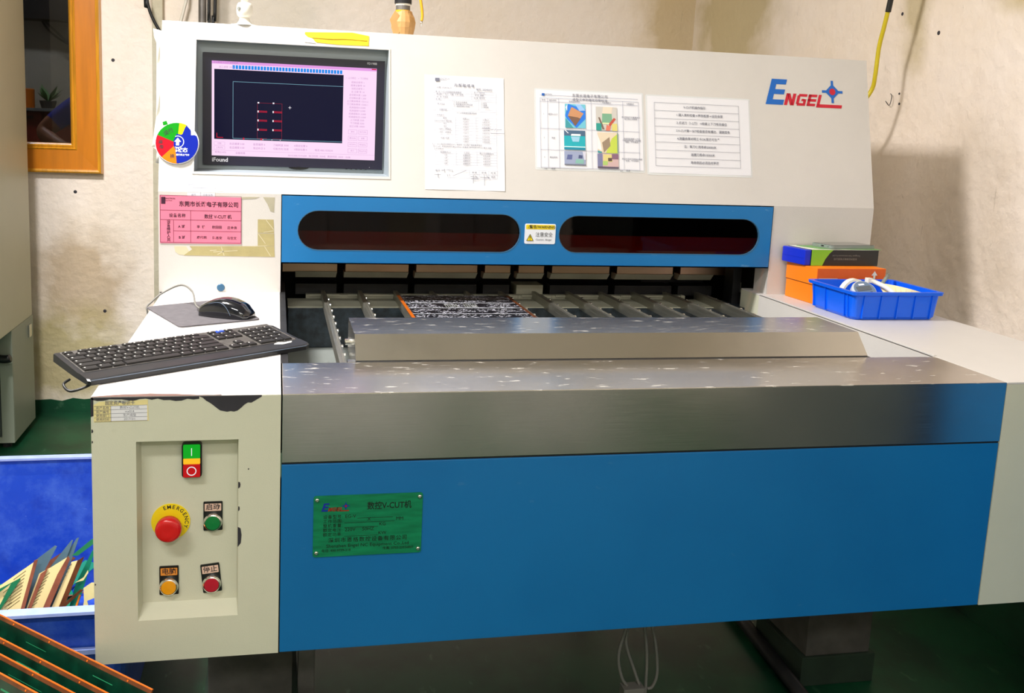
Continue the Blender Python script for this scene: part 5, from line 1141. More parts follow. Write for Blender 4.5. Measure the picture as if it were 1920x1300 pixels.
# board waiting on the rails
pb = thing('printed_board', 'black circuit board panel with white tracks lying on the feed rails', 'circuit board', (0.74, 0.75, -0.027))
XF_PB = frame((0.5890, 0.5600, -0.0262), (1, 0.0, 0), (0.0, 1, 0), (0, 0, 1))
part('board', B('pcb_print').box(0.008, 0.298, 0, 0.405, 0, 0.0016, 0, XF_PB), pb)
part('copper_margin', B('copper_edge').box(0, 0.008, 0, 0.405, 0, 0.0017, 0, XF_PB), pb)
part('copper_margin', B('copper').box(0.298, 0.306, 0, 0.405, 0, 0.0017, 0, XF_PB), pb)
for yy in (0.165, 0.235, 0.300): part('score_line', B('dial_white').box(0.008, 0.298, yy, yy + 0.0022, 0.0016, 0.0018, 0, XF_PB), pb)
for yy in (0.160, 0.230, 0.295, 0.345): part('score_gap', B('box_black').box(0.008, 0.298, yy - 0.004, yy + 0.004, 0.0016, 0.00175, 0, XF_PB), pb)
for x0_ in (0.105, 0.155):
    for k in range(6): part('track_bar', B('grey_text').plate([[(x0_ + 0.006 * k, 0.245), (x0_ + 0.0024 + 0.006 * k, 0.245), (x0_ + 0.0024 + 0.006 * k, 0.285), (x0_ + 0.006 * k, 0.285)]], 0.0016, 0.0018, XF_PB), pb)

# ------------------------------------------------------------------ on and above the housing
br = thing('mount_bracket', 'white plastic swivel bracket on top of the housing above the screen', 'bracket', (0.187, 1.0, ZT))
XF_MB = Matrix.Translation((0.187, 1.0, ZT))
part('flange', B('white_plastic').lathe([(0, 0), (0.036, 0), (0.036, 0.002), (0.020, 0.005), (0.0140, 0.012), (0.0125, 0.020), (0, 0.020)], 28, XF_MB, True), br)
part('swivel_head', B('white_plastic').lathe([(0, 0.019), (0.012, 0.020), (0.0185, 0.026), (0.0200, 0.036), (0.0195, 0.050), (0.016, 0.056), (0.010, 0.058), (0, 0.058)], 28, XF_MB, True), br)
part('neck', B('white_plastic').lathe([(0, 0.056), (0.0095, 0.056), (0.0095, 0.075), (0.013, 0.082), (0.013, 0.16), (0, 0.16)], 20, XF_MB, True), br)
part('pivot_hole', B('grey_text').lathe([(0, 0), (0.0045, 0), (0.0045, 0.003), (0, 0.003)], 16, frame((0.1745, 0.9855, ZT + 0.041), (0.7, -0.7, 0), (0, 0, 1), (-0.7, -0.7, 0))), br)

vl = thing('air_valve', 'pipe with a kraft wrapped joint and yellow lever rising behind the housing', 'valve', (0.620, 1.25, ZT))
XF_V = Matrix.Translation((0.620, 1.25, 0))
part('pipe', B('pipe').cyl(0.0205, ZT, CEIL, 24, XF_V), vl)
rings = []
rnd = random.Random(5)
for z, r in ((ZT + 0.010, 0.021), (ZT + 0.025, 0.0275), (ZT + 0.045, 0.033), (ZT + 0.060, 0.034), (ZT + 0.075, 0.030), (ZT + 0.085, 0.0245), (ZT + 0.092, 0.0225)):
    rings.append([(0.620 + 0.003 + r * (1 + rnd.uniform(-0.09, 0.09)) * math.cos(2 * math.pi * k / 16), 1.25 + r * math.sin(2 * math.pi * k / 16), z) for k in range(16)])
part('paper_wrap', B('kraft').loft(rings, smooth=False), vl)
part('wrap_flap', B('kraft').plate([[(0.580, 0.720), (0.594, 0.745), (0.606, 0.735), (0.612, 0.690), (0.596, 0.672)]], 0.0, 0.0016, frame((0, 1.226, 0), (1, 0, 0), (0, 0, 1), (0, -1, 0))), vl)
part('collar', B('dark').cyl(0.0245, 0.768, 0.790, 24, XF_V, 0.002), vl)
part('white_ring', B('white_plastic').cyl(0.0212, 0.7625, 0.768, 24, XF_V), vl)
part('yellow_band', B('handle_y').cyl(0.0214, 0.742, 0.750, 24, XF_V), vl)
part('lever', B('handle_y').tube([(0.640, 1.245, 0.800), (0.662, 1.235, 0.798), (0.668, 1.23, 0.775), (0.6735, 1.23, 0.740), (0.6720, 1.23, 0.722)], 0.0042, 8), vl)
part('lever_tip', B('bright').tube([(0.672, 1.23, 0.724), (0.6705, 1.23, 0.706)], 0.0028, 8, spline=False), vl)

single('conduit', B('pipe').cyl(0.0175, ZF, CEIL, 20, Matrix.Translation((-0.062, 2.86, 0))), 'grey steel conduit running down the wall behind the screen', 'pipe', (-0.062, 2.86, ZF))
for k, dx in enumerate((0.0, 0.017)):
    single('wall_cable', B('cable_black').tube([(-0.028 + dx + 0.012, 2.87, CEIL), (-0.034 + dx + 0.010 * k, 2.87, 1.0), (-0.034 + dx, 2.87, 0.85), (-0.03 + dx, 2.87, 0.3), (-0.03 + dx, 2.87, ZF)], 0.0075, 8), ['thick black cable tight against the grey conduit', 'outer black cable running down beside the grey conduit'][k], 'cable', (-0.03 + dx, 2.87, ZF), group='cables by the conduit')
single('loop_cable', B('cable_black').tube([(-0.318, 2.90, CEIL), (-0.312, 2.90, 1.05), (-0.303, 2.90, 0.94), (-0.292, 2.90, 0.89), (-0.271, 2.90, 0.841), (-0.240, 2.90, 0.79), (-0.19, 2.90, 0.72), (-0.15, 2.90, 0.5), (-0.14, 2.9, ZF)], 0.007, 8), 'black cable curving down in front of the cream batten', 'cable', (-0.2, 2.90, ZF))
single('white_cable', B('cable_white').tube([(-0.06, 2.95, CEIL), (-0.14, 2.95, 0.95), (-0.163, 2.95, 0.86), (-0.22, 2.95, 0.55), (-0.23, 2.95, ZF)], 0.007, 8, spline=False), 'thin white cord slanting down between batten and conduit', 'cord', (-0.2, 2.90, ZF))
yc = thing('yellow_cable', 'yellow cable hanging in front of the plaster wall past the housing', 'cable', (2.2, 1.35, ZF))
part('lead', B('yellow').tube([(2.20, 1.300, 0.852), (2.2, 1.312, 0.80), (2.2, 1.327, 0.735), (2.20, 1.331, 0.650), (2.2, 1.342, 0.60), (2.17, 1.36, 0.54), (2.13, 1.42, 0.44), (2.1, 1.48, 0.1), (2.1, 1.5, ZF)], 0.0068, 8), yc)
part('sheath', B('cable_black').tube([(2.20, 1.30, 0.846), (2.2, 1.293, 0.885), (2.2, 1.27, 1.0), (2.2, 1.2, 1.5), (2.2, 1.2, CEIL)], 0.0088, 8), yc)
XF_R = frame((XR, 0, 0), (0, -1, 0), (0, 0, 1), (-1, 0, 0))
for (y, z, r) in ((1.390, 0.596, 0.0042), (1.385, 0.562, 0.0045), (1.418, 0.862, 0.006), (1.234, 0.782, 0.007)):
    o = single('wall_anchor', B('chip').lathe([(0, 0), (r, 0), (r * 0.8, 0.0012), (0, 0.0014)], 12, XF_R @ Matrix.Translation((-y, z, 0))), {0.0042: 'upper of the two tiny dark plugs beside the wire hook', 0.0045: 'lower of the two tiny dark plugs beside the wire hook', 0.006: 'dark plug in the wall beside the black cable sheath', 0.007: 'lone dark wall plug farthest from the housing'}[r], 'wall plug', (XR, y, z), group='plugs in the wall')
for (x, z) in ((-0.467, 0.673), (-0.641, 0.070), (-0.52, -0.49)):
    single('wall_anchor', B('chip').lathe([(0, 0), (0.008, 0), (0.006, 0.0015), (0, 0.002)], 12, XF_B @ Matrix.Translation((x, z, 0))), {-0.467: 'dark plug hole in the wall beside the wooden frame', -0.641: 'dark plug hole in the wall under the wooden frame', -0.52: 'dark plug hole in the stained patch of wall'}[x], 'wall plug', (x, YB, z), group='plugs in the wall')
single('wire_hook', B('chip').tube([(XR - 0.004, 1.430, 0.597), (XR - 0.01, 1.414, 0.590), (XR - 0.012, 1.412, 0.575), (XR - 0.012, 1.420, 0.557), (XR - 0.008, 1.446, 0.572)], 0.0012, 6), 'small bent wire hook on the plaster wall', 'hook', (XR, 1.43, 0.56))

# ------------------------------------------------------------------ under the machine
for (x0, x1, y0, y1, lb_) in ((1.632, 1.815, 0.560, 0.76, 'rough grey concrete block under the far end of the blue panel'), (0.130, 0.318, 0.55, 0.75, 'rough grey concrete block under the control pedestal')):
    t = thing('concrete_block', lb_, 'concrete block', ((x0 + x1) / 2, (y0 + y1) / 2, ZF), group='blocks under the machine')
    part('plinth', B('concrete_base').box(x0 - 0.012, x1 + 0.015, y0 + 0.004, y1 + 0.03, ZF, -0.900, 0.004), t)
    part('block', B('concrete').box(x0, x1, y0 + 0.01, y1, -0.899, HB - 0.001, 0.004), t)
for (x, y, z0, lb_) in ((0.352, 0.62, -0.84, 'short square steel leg behind the control pedestal'), (1.30, 1.30, HB, 'square steel leg at the back of the machine')):
    single('steel_leg', B('pipe').box(x - 0.02, x + 0.02, y - 0.02, y + 0.02, ZF, HB - 0.002, 0.003), lb_, 'leg', (x, y, ZF))
single('floor_pipe', B('dark').tube([(1.575, 0.40, -0.955), (1.64, 1.25, -0.955)], 0.018, 10, spline=False), 'dark pipe lying on the floor beside the concrete block', 'pipe', (1.6, 0.7, ZF))
cl = thing('hanging_plug', 'grey looped wires with a plug hanging below the blue panel', 'wires', (1.03, 0.3, -0.77))
for pts in ([(1.030, 0.30, HB), (1.028, 0.30, -0.55), (1.012, 0.30, -0.62), (1.000, 0.30, -0.68), (1.010, 0.30, -0.73), (1.024, 0.30, -0.752)],
            [(1.034, 0.30, HB), (1.032, 0.305, -0.56), (1.020, 0.305, -0.62), (1.018, 0.305, -0.66), (1.040, 0.305, -0.72), (1.052, 0.30, -0.752)],
            [(1.040, 0.30, HB), (1.046, 0.31, -0.56), (1.060, 0.31, -0.63), (1.070, 0.31, -0.70), (1.072, 0.31, -0.80)],
            [(1.046, 0.30, HB), (1.056, 0.31, -0.56), (1.084, 0.31, -0.65), (1.096, 0.31, -0.73), (1.088, 0.31, -0.765), (1.076, 0.31, -0.77)]):
    part('wire', B('cable_grey').tube(pts, 0.0035, 8), cl)
part('plug', B('cable_grey').box(1.012, 1.060, 0.285, 0.312, -0.80, -0.752, 0.003).box(1.020, 1.034, 0.282, 0.290, -0.775, -0.762, 0.001).box(1.020, 1.050, 0.282, 0.288, -0.79, -0.782, 0.001), cl)
part('clip', B('bright').box(1.022, 1.062, 0.288, 0.308, HB - 0.006, HB, 0.001), cl)

# ------------------------------------------------------------------ big blue crate with board offcuts
ct = thing('crate', 'large scratched blue plastic crate holding board offcuts, beside the pedestal', 'crate', (-0.5, 0.82, ZF))
CX0, CX1, CY0, CY1, CZ = -1.00, -0.002, 0.375, 1.262, -0.552
def cring(off, z, r=0.05): return [(p[0], p[1], z) for p in rrect(CX0 - off, CX1 + off, CY0 - off, CY1 + off, r)]
part('shell', B('tote').loft([cring(-0.05, ZF + 0.001), cring(-0.012, CZ - 0.05), cring(-0.012, CZ - 0.003), cring(-0.022, CZ - 0.003), cring(-0.024, CZ - 0.05), cring(-0.06, ZF + 0.02)], smooth=False), ct)
rim = B('tote_rim').loft([cring(-0.026, CZ - 0.006), cring(-0.026, CZ), cring(0.0, CZ), cring(0.001, CZ - 0.006), cring(-0.026, CZ - 0.006)], smooth=False, caps=False)
part('rim', rim, ct)
part('band', B('tote_rim').loft([cring(-0.012, CZ - 0.082), cring(0.002, CZ - 0.080), cring(0.002, CZ - 0.090), cring(-0.014, CZ - 0.092)], smooth=False, caps=False), ct)
XF_X = frame((0, 0.45, -0.56), (1, 0, 0), (0, 0.25, 0.97), (0, -0.97, 0.25))
def scrap(name, label, cat, mat, pts, c, slots=None, ext=0.10, th=0.0016):
    ys = [p[1] for p in pts]; zlow = min(ys)
    lo = [p for p in pts if p[1] < zlow + 0.012]
    P = [(p[0] - (0.03 if p in lo and ext else 0), p[1] - (ext if p in lo else 0)) for p in pts]
    t = thing(name, label, cat, tuple(XF_X @ Vector((pts[0][0], zlow - ext, c))), group='board offcuts in the crate')
    part('strip', B(mat).plate([P], c, c + th, XF_X), t)
    if slots:
        b = B('slot')
        for (a, z) in slots: b.line(a[0], a[1], z[0], z[1], 0.0010, c + th + 0.0003, XF_X)
        part('slot_row', b, t, kind='stuff')
def slotset(x0, s0, dx, ds, n, L, ang=0.62):
    return [((x0 + dx * k, s0 + ds * k), (x0 + dx * k + L * math.cos(ang), s0 + ds * k + L * math.sin(ang))) for k in range(n)]
cA = [(-0.300, 0.0110), (-0.2707, 0.0311), (-0.2047, 0.0766), (-0.2248, -0.0299), (-0.2579, -0.0323), (-0.31, -0.0300)]
scrap('scrap_board', 'cream slotted offcut with a brown edge, nearest the frame edge', 'offcut', 'pcb_cream', cA, 0.000, slotset(-0.2450, 0.0420, -0.0012, -0.0072, 9, 0.028) + slotset(-0.264, 0.0170, 0.001, -0.0072, 6, 0.016))
scrap('scrap_strip', 'brown offcut strip along the leaning cream board', 'offcut', 'pcb_brown', [(-0.2065, 0.0785), (-0.1996, 0.0800), (-0.2171, -0.0303), (-0.2256, -0.0307)], 0.003)
scrap('scrap_strip', 'bluish clear offcut standing behind the first cream board', 'offcut', 'pcb_clear', [(-0.2100, 0.0740), (-0.1717, 0.1029), (-0.1673, 0.1009), (-0.1908, 0.0518), (-0.215, -0.0300)], -0.014)
scrap('scrap_board', 'middle cream slotted offcut between two brown strips', 'offcut', 'pcb_cream', [(-0.1977, 0.0503), (-0.1755, 0.0617), (-0.1448, 0.0800), (-0.2034, -0.0294), (-0.2254, -0.0295)], -0.004, slotset(-0.1900, 0.0420, -0.0028, -0.0072, 9, 0.016))
scrap('scrap_strip', 'reddish brown glossy offcut strip, the broadest', 'offcut', 'pcb_brown', [(-0.1612, 0.0484), (-0.1423, 0.0835), (-0.1377, 0.0778), (-0.1879, -0.0294), (-0.2010, -0.0294)], 0.001)
scrap('scrap_board', 'narrow cream slotted offcut nearest the pedestal', 'offcut', 'pcb_cream', [(-0.1357, 0.0705), (-0.1218, 0.0735), (-0.1672, -0.0271), (-0.1850, -0.0280)], -0.003, slotset(-0.1440, 0.0600, -0.0034, -0.0072, 11, 0.011))
scrap('scrap_strip', 'copper coloured offcut strip beside the narrow cream board', 'offcut', 'copper', [(-0.1235, 0.0735), (-0.1106, 0.0810), (-0.1568, -0.0268), (-0.1672, -0.0271)], 0.000)
scrap('scrap_strip', 'taller of the clear offcuts at the back', 'offcut', 'pcb_clear', [(-0.1800, 0.0600), (-0.1405, 0.1114), (-0.1370, 0.1114), (-0.1850, -0.0300), (-0.2100, -0.0300)], -0.018)
scrap('scrap_strip', 'clear offcut with a pale edge at the very back', 'offcut', 'pcb_clear', [(-0.1600, 0.0700), (-0.1300, 0.1150), (-0.1258, 0.1162), (-0.1700, -0.0300), (-0.1900, -0.0300)], -0.020)
scrap('scrap_strip', 'light green offcut strip lying crosswise', 'offcut', 'green_light', [(-0.1378, 0.0815), (-0.1001, 0.1123), (-0.0800, 0.1200), (-0.0790, 0.1150), (-0.1255, 0.0809)], -0.012, ext=0)
scrap('scrap_strip', 'dark green offcut strip leaning against the pedestal side', 'offcut', 'pcb_teal', [(-0.1272, 0.0251), (-0.0959, 0.0921), (-0.0930, 0.0847), (-0.1188, -0.0200), (-0.1320, -0.0200)], -0.008)
scrap('scrap_corner', 'bent teal green corner offcut lying over the cream board', 'offcut', 'green_light', [(-0.3000, 0.0110), (-0.2705, 0.0258), (-0.2319, 0.0450), (-0.2309, 0.0423), (-0.2687, -0.0185), (-0.2850, -0.0220), (-0.2691, -0.0079), (-0.2487, 0.0352), (-0.2702, 0.0187), (-0.3000, 0.0050)], 0.004, ext=0)
scrap('tape_curl', 'curled cream masking tape scrap among the offcuts', 'tape', 'masking', [(-0.1256, 0.0304), (-0.1100, 0.0400), (-0.1018, 0.0544), (-0.1007, 0.0489), (-0.1100, 0.0340), (-0.1204, 0.0320)], 0.004, ext=0)
scrap('tape_curl', 'cream masking tape draped over the crate rim', 'tape', 'masking', [(-0.1078, 0.0205), (-0.0931, 0.0305), (-0.0800, 0.0300), (-0.0860, 0.0000), (-0.1000, -0.0050), (-0.0920, -0.0344), (-0.1097, -0.0296), (-0.1060, -0.0050)], 0.012, ext=0)
scrap('scrap_strip', 'dark offcut crossing in front of the copper strip', 'offcut', 'copper', [(-0.1700, -0.0300), (-0.1147, 0.0173), (-0.1094, 0.0152), (-0.1580, -0.0300)], 0.005, ext=0)
scrap('scrap_strip', 'thin orange offcut sliver near the pedestal', 'offcut', 'orange', [(-0.1291, -0.0249), (-0.1178, 0.0049), (-0.1143, 0.0047), (-0.1238, -0.0252)], 0.002)
scrap('scrap_strip', 'rough brown offcut between the first and second cream boards', 'offcut', 'pcb_brown', [(-0.1942, 0.0502), (-0.1807, 0.0602), (-0.1982, 0.0165), (-0.2200, -0.0300), (-0.2240, -0.0300)], -0.0015)
fill = B('pcb_brown'); rnd = random.Random(11)
for k in range(46):
    x = rnd.uniform(CX0 + 0.22, -0.22); y = rnd.uniform(0.62, CY1 - 0.22); a = rnd.uniform(0, 3.14)
    xf = Matrix.Translation((x, y, -0.80 + rnd.uniform(-0.03, 0.03))) @ Matrix.Rotation(a, 4, 'Z') @ Matrix.Rotation(rnd.uniform(-0.5, 0.5), 4, 'X')
    fill.use(rnd.choice(['pcb_brown', 'pcb_cream', 'green_pcb', 'copper', 'pcb_teal'])).box(-0.12, 0.12, -0.02, 0.02, 0, 0.0016, 0, xf)
single('offcut_heap', fill, 'heap of small board offcuts deep in the blue crate', 'offcuts', (-0.5, 0.82, -0.85), kind='stuff')

# boards standing in the foreground
e = Vector((0.272, -0.236, 0)).normalized(); pdir = Vector((-e.y, e.x, 0)) * -1
if pdir.y > 0: pdir = -pdir
tl = math.radians(66); wdir = (pdir * math.cos(tl) + Vector((0, 0, -1)) * math.sin(tl)).normalized(); nb = e.cross(wdir)
if nb.y > 0: nb = -nb
names = ['dark green circuit board with copper edge, the one against the pedestal', 'second dark green circuit board from the pedestal', 'third dark green circuit board from the pedestal', 'outermost dark green circuit board in the photo corner']
for k, (pa, pb_) in enumerate((((-0.169, 0.108), (0.103, -0.128)), ((-0.147, 0.030), (0.103, -0.182)), ((-0.134, -0.016), (0.10, -0.214)), ((-0.119, -0.069), (0.10, -0.252)))):
    R0 = Vector((pb_[0], pb_[1], -0.400)); Lb = 0.62
    xf = frame(R0, -e, wdir, nb if (-e).cross(wdir).dot(nb) > 0 else -nb)
    sgn = 1 if (-e).cross(wdir).dot(nb) > 0 else -1
    t = thing('circuit_board', names[k], 'circuit board', tuple(R0 + wdir * 0.6), group='green boards in the foreground')
    part('laminate', B('green_pcb').box(0.0, Lb, 0.0062, 0.60, -0.0012, 0.0012, 0, xf), t)
    part('copper_border', B('copper').box(0.0, Lb, 0.0006, 0.0062, -0.0012, 0.0012, 0, xf), t)
    part('copper_rim', B('copper_edge').box(0.0, Lb, -0.0008, 0.0006, -0.0013, 0.0013, 0, xf), t)
    rnd = random.Random(20 + k)
    for q in range(4): part('pale_stripe', B('green_light').box(0.04 + 0.16 * q + rnd.uniform(0, 0.04), 0.12 + 0.16 * q, 0.0165 + rnd.uniform(0, 0.002), 0.0190, sgn * 0.0012, sgn * 0.0014, 0, xf), t)
    for q in range(5): part('tooling_hole', B('copper_edge').lathe([(0, 0), (0.0015, 0), (0.0015, 0.0004), (0, 0.0004)], 10, xf @ Matrix.Translation((0.05 + 0.09 * q, 0.0036, sgn * 0.0012))), t)

# ------------------------------------------------------------------ grey cabinet at the edge of the picture
cb = thing('cabinet', 'tall grey enamel cabinet standing against the wall by the wooden frame', 'cabinet', (-1.1, 2.5, ZF))
CBX = -0.795
part('upper_body', B('cab').box(-1.45, CBX, 1.85, 2.815, -0.468, 1.75, 0.004), cb)
part('lower_body', B('cab_low').box(-1.44, CBX - 0.001, 2.505, 2.830, -0.950, -0.469, 0.003), cb)
part('door_frame', B('cab_low').box(-1.44, CBX - 0.002, 2.499, 2.505, -0.950, -0.925).box(CBX - 0.05, CBX - 0.002, 2.499, 2.505, -0.925, -0.469), cb)
dr = part('door', B('cab_dark').box(-1.43, CBX - 0.052, 2.497, 2.505, -0.922, -0.475, 0.002), cb)
part('handle', B('black').tube([(-1.0, 2.48, -0.575), (-0.88, 2.46, -0.572), (-0.815, 2.455, -0.578), (-0.792, 2.452, -0.574)], 0.017, 10), dr)
part('latch', B('bright').box(CBX - 0.001, CBX + 0.006, 2.74, 2.78, -0.555, -0.500, 0.001), cb)
for x, y in ((-0.84, 2.55), (-0.84, 2.79), (-1.40, 2.55), (-1.40, 2.79)): part('foot', B('dark').cyl(0.018, ZF, -0.950, 14, Matrix.Translation((x, y, 0))), cb)

# ------------------------------------------------------------------ the dim room behind the window
for k in range(4):
    x0 = -2.30 + 0.36 * k
    t = thing('red_cabinet', ['red base cabinet hidden at the end of the dim row', 'red base cabinet second in the dim row', 'red base cabinet with a dark gap seen through the glass', 'red base cabinet nearest the wooden frame, behind the arm'][k], 'cabinet', (x0 + 0.17, 5.1, ZF), group='red cabinets in the next room')
    part('carcass', B('redcab').box(x0, x0 + 0.355, 4.92, 5.4, ZF + 0.02, 0.435), t)
    part('door', B('redcab').box(x0 + 0.01, x0 + 0.345, 4.90, 4.92, 0.20, 0.425, 0.004), t)
    part('handle', B('black').box(x0 + 0.04, x0 + 0.30, 4.885, 4.90, 0.385, 0.405, 0.003), t)
    part('vent', B('black').box(x0 + 0.02, x0 + 0.335, 4.90, 4.92, -0.6, 0.19), t)  # plain black lower front below the door
single('counter_top', B('gplate').box(-2.3, -0.855, 4.86, 5.42, 0.436, 0.456, 0.003), 'pale counter top along the red cabinets in the dim room', 'counter', (-1.6, 5.1, 0.436))
single('window_beam', B('dark').box(-2.6, 0.0, 5.30, 5.49, 1.06, 1.20), 'dark ceiling beam across the dim next room', 'beam', (-1.2, 5.4, 1.06))
for k, off in enumerate((0.0, 0.05)):
    single('hung_cable', B('cable_black').tube([(-1.345 + off * 0.4, 5.44 - off, 1.06), (-1.29 + off, 5.44 - off, 0.985), (-1.20 + off * 0.6, 5.44 - off, 0.925), (-1.10, 5.44 - off, 0.90 + off * 0.2), (-0.95, 5.44 - off, 0.95 + off * 0.3), (-0.9, 5.44 - off, 1.06)], 0.008, 6), ['lower black cable looping on the far wall behind the glass', 'upper black cable looping on the far wall behind the glass'][k], 'cable', (-1.2, 5.44, 0.9), group='cables in the next room')
pt = thing('potted_plant', 'drooping pale plant on the counter behind the glass', 'plant', (-1.215, 5.0, 0.456))
part('pot', B('concrete').lathe([(0, 0), (0.04, 0), (0.055, 0.05), (0.045, 0.05), (0, 0.045)], 16, Matrix.Translation((-1.215, 5.0, 0.457))), pt)
lv = B('leaf_green')
rnd = random.Random(2)
for k in range(16):
    a = rnd.uniform(0, 6.28); r = rnd.uniform(0.04, 0.10); P0 = Vector((-1.215, 5.0, 0.50)); P1 = P0 + Vector((math.cos(a) * r, math.sin(a) * r, rnd.uniform(0.05, 0.12))); sd = Vector((-math.sin(a), math.cos(a), 0)) * 0.018
    lv.add([P0, (P0 + P1) / 2 + sd, P1, (P0 + P1) / 2 - sd], [(0, 1, 2, 3)])
part('foliage', lv, pt, kind='stuff')
single('storage_tin', B('orange').lathe([(0, 0), (0.05, 0), (0.05, 0.12), (0.046, 0.125), (0, 0.125)], 20, Matrix.Translation((-1.36, 5.05, 0.457))), 'small orange tin on the counter behind the glass', 'tin', (-1.36, 5.05, 0.457))

# person standing in the next room, elbow out; one skinned figure
def person():
    t = thing('person', 'person in a blue short-sleeved shirt with bent elbow, seen through the framed glass', 'person', (-0.56, 3.80, ZF))
    J = {'pelvis': (-0.56, 3.82, 0.02, .135, .10), 'waist': (-0.56, 3.82, 0.18, .13, .095), 'chest': (-0.56, 3.81, 0.38, .155, .11), 'neck0': (-0.56, 3.81, 0.55, .075, .07), 'neck': (-0.56, 3.80, 0.61, .055, .055),
         'head0': (-0.56, 3.785, 0.68, .075, .085), 'head1': (-0.56, 3.785, 0.76, .08, .095), 'head2': (-0.56, 3.79, 0.83, .06, .07),
         'shR': (-0.735, 3.80, 0.515, .07, .065), 'upR': (-0.86, 3.77, 0.410, .062, .060), 'elR': (-0.955, 3.74, 0.325, .046, .046), 'foR': (-0.885, 3.66, 0.275, .044, .042), 'wrR': (-0.76, 3.56, 0.225, .028, .024), 'haR': (-0.715, 3.53, 0.21, .036, .018), 'fiR': (-0.655, 3.50, 0.19, .030, .013),
         'shL': (-0.385, 3.80, 0.515, .07, .065), 'upL': (-0.31, 3.80, 0.36, .058, .056), 'elL': (-0.27, 3.80, 0.235, .045, .045), 'foL': (-0.30, 3.70, 0.17, .042, .04), 'wrL': (-0.40, 3.56, 0.14, .028, .024), 'haL': (-0.45, 3.53, 0.14, .036, .018), 'fiL': (-0.51, 3.50, 0.14, .03, .013),
         'hipR': (-0.655, 3.82, -0.06, .095, .095), 'kneeR': (-0.66, 3.81, -0.47, .062, .062), 'ankR': (-0.66, 3.83, -0.88, .042, .042), 'toeR': (-0.67, 3.68, -0.945, .042, .028),
         'hipL': (-0.465, 3.82, -0.06, .095, .095), 'kneeL': (-0.46, 3.81, -0.47, .062, .062), 'ankL': (-0.46, 3.83, -0.88, .042, .042), 'toeL': (-0.45, 3.68, -0.945, .042, .028)}
    E_ = [('pelvis', 'waist'), ('waist', 'chest'), ('chest', 'neck0'), ('neck0', 'neck'), ('neck', 'head0'), ('head0', 'head1'), ('head1', 'head2')]
    for s in 'RL': E_ += [('chest', 'sh' + s), ('sh' + s, 'up' + s), ('up' + s, 'el' + s), ('el' + s, 'fo' + s), ('fo' + s, 'wr' + s), ('wr' + s, 'ha' + s), ('ha' + s, 'fi' + s), ('pelvis', 'hip' + s), ('hip' + s, 'knee' + s), ('knee' + s, 'ank' + s), ('ank' + s, 'toe' + s)]
    ks = list(J); O = Vector(t['org'])
    me = bpy.data.meshes.new('body'); me.from_pydata([Vector(J[k][:3]) - O for k in ks], [(ks.index(a), ks.index(b_)) for a, b_ in E_], [])
    o = bpy.data.objects.new('body', me); COL.objects.link(o); o.parent = t
    for mm in ('shirt', 'skin', 'trouser'): me.materials.append(M[mm])
    sk = o.modifiers.new('skin', 'SKIN'); sl_ = me.skin_vertices[0].data
    for i, k in enumerate(ks): sl_[i].radius = J[k][3:]; sl_[i].use_root = (k == 'pelvis')
    sb = o.modifiers.new('sub', 'SUBSURF'); sb.levels = 2; sb.render_levels = 2
    dg = bpy.context.evaluated_depsgraph_get(); m2 = bpy.data.meshes.new_from_object(o.evaluated_get(dg))
    o.modifiers.clear(); o.data = m2
    m2.materials.clear()
    for mm in ('shirt', 'skin', 'trouser'): m2.materials.append(M[mm])
    wR, wL = Vector(J['elR'][:3]) - O, Vector(J['elL'][:3]) - O
    for p in m2.polygons:
        c = p.center; w = c + O
        p.use_smooth = True
        k = 0
        if w.z < -0.02: k = 2
        if w.z < -0.90: k = 2
        if w.z > 0.60: k = 1
        for s, sg in (('R', -1), ('L', 1)):
            if (w.x + 0.56) * sg > 0.2:
                el, up = Vector(J['el' + s][:3]), Vector(J['up' + s][:3])
                if (w - up).dot((el - up).normalized()) > 0.045 or w.y < 3.70: k = 1
        if w.y < 3.66 and w.z > -0.5: k = 1
        p.material_index = k
    hb = B('hair'); rings = []
    for i in range(7):
        a = i / 6 * math.pi / 2; rings.append([(-0.56 + 0.092 * math.cos(a) * math.cos(q * math.pi / 8), 3.80 + 0.105 * math.cos(a) * math.sin(q * math.pi / 8), 0.765 + 0.12 * math.sin(a)) for q in range(16)])
    hb.loft(rings); part('hair', hb, t)
    fb = B('skin').loft([[(-0.56 + 0.012 * x, 3.70 - 0.0 * y, 0.735 + z) for x, y, z in ((-1, 0, -.02), (1, 0, -.02), (0, 0, .03))], [(-0.56, 3.672, 0.722), (-0.558, 3.672, 0.722), (-0.56, 3.68, 0.73)]], smooth=False)
    part('nose', fb, t)
    for s in (-1, 1):
        part('eye', B('hair').lathe([(0, -0.008), (0.010, -0.004), (0.011, 0), (0.010, 0.004), (0, 0.008)], 12, Matrix.Translation((-0.56 + s * 0.032, 3.703, 0.762))), t)
        part('ear', B('skin').lathe([(0, -0.03), (0.012, -0.02), (0.016, 0), (0.012, 0.02), (0, 0.03)], 12, Matrix.Translation((-0.56 + s * 0.085, 3.795, 0.74))), t)
    part('mouth', B('redcab').box(-0.58, -0.54, 3.700, 3.708, 0.692, 0.699, 0.002), t)
    for s, hk in (('R', 1), ('L', -1)):
        h0, f0 = Vector(J['ha' + s][:3]), Vector(J['fi' + s][:3]); d = (f0 - h0).normalized(); sd = Vector((0, 0, 1))
        for q in range(4):
            b0 = f0 - d * 0.015 + sd * (0.026 - 0.016 * q); part('finger', B('skin').tube([b0, b0 + d * 0.04 + Vector((0, 0.004, -0.004)), b0 + d * (0.062 - 0.006 * abs(q - 1)) + Vector((0, 0.018, -0.012))], 0.0085, 8), t)
        part('thumb', B('skin').tube([h0 + sd * 0.02, h0 + sd * 0.045 + d * 0.025, h0 + sd * 0.05 + d * 0.05], 0.010, 8), t)
person()

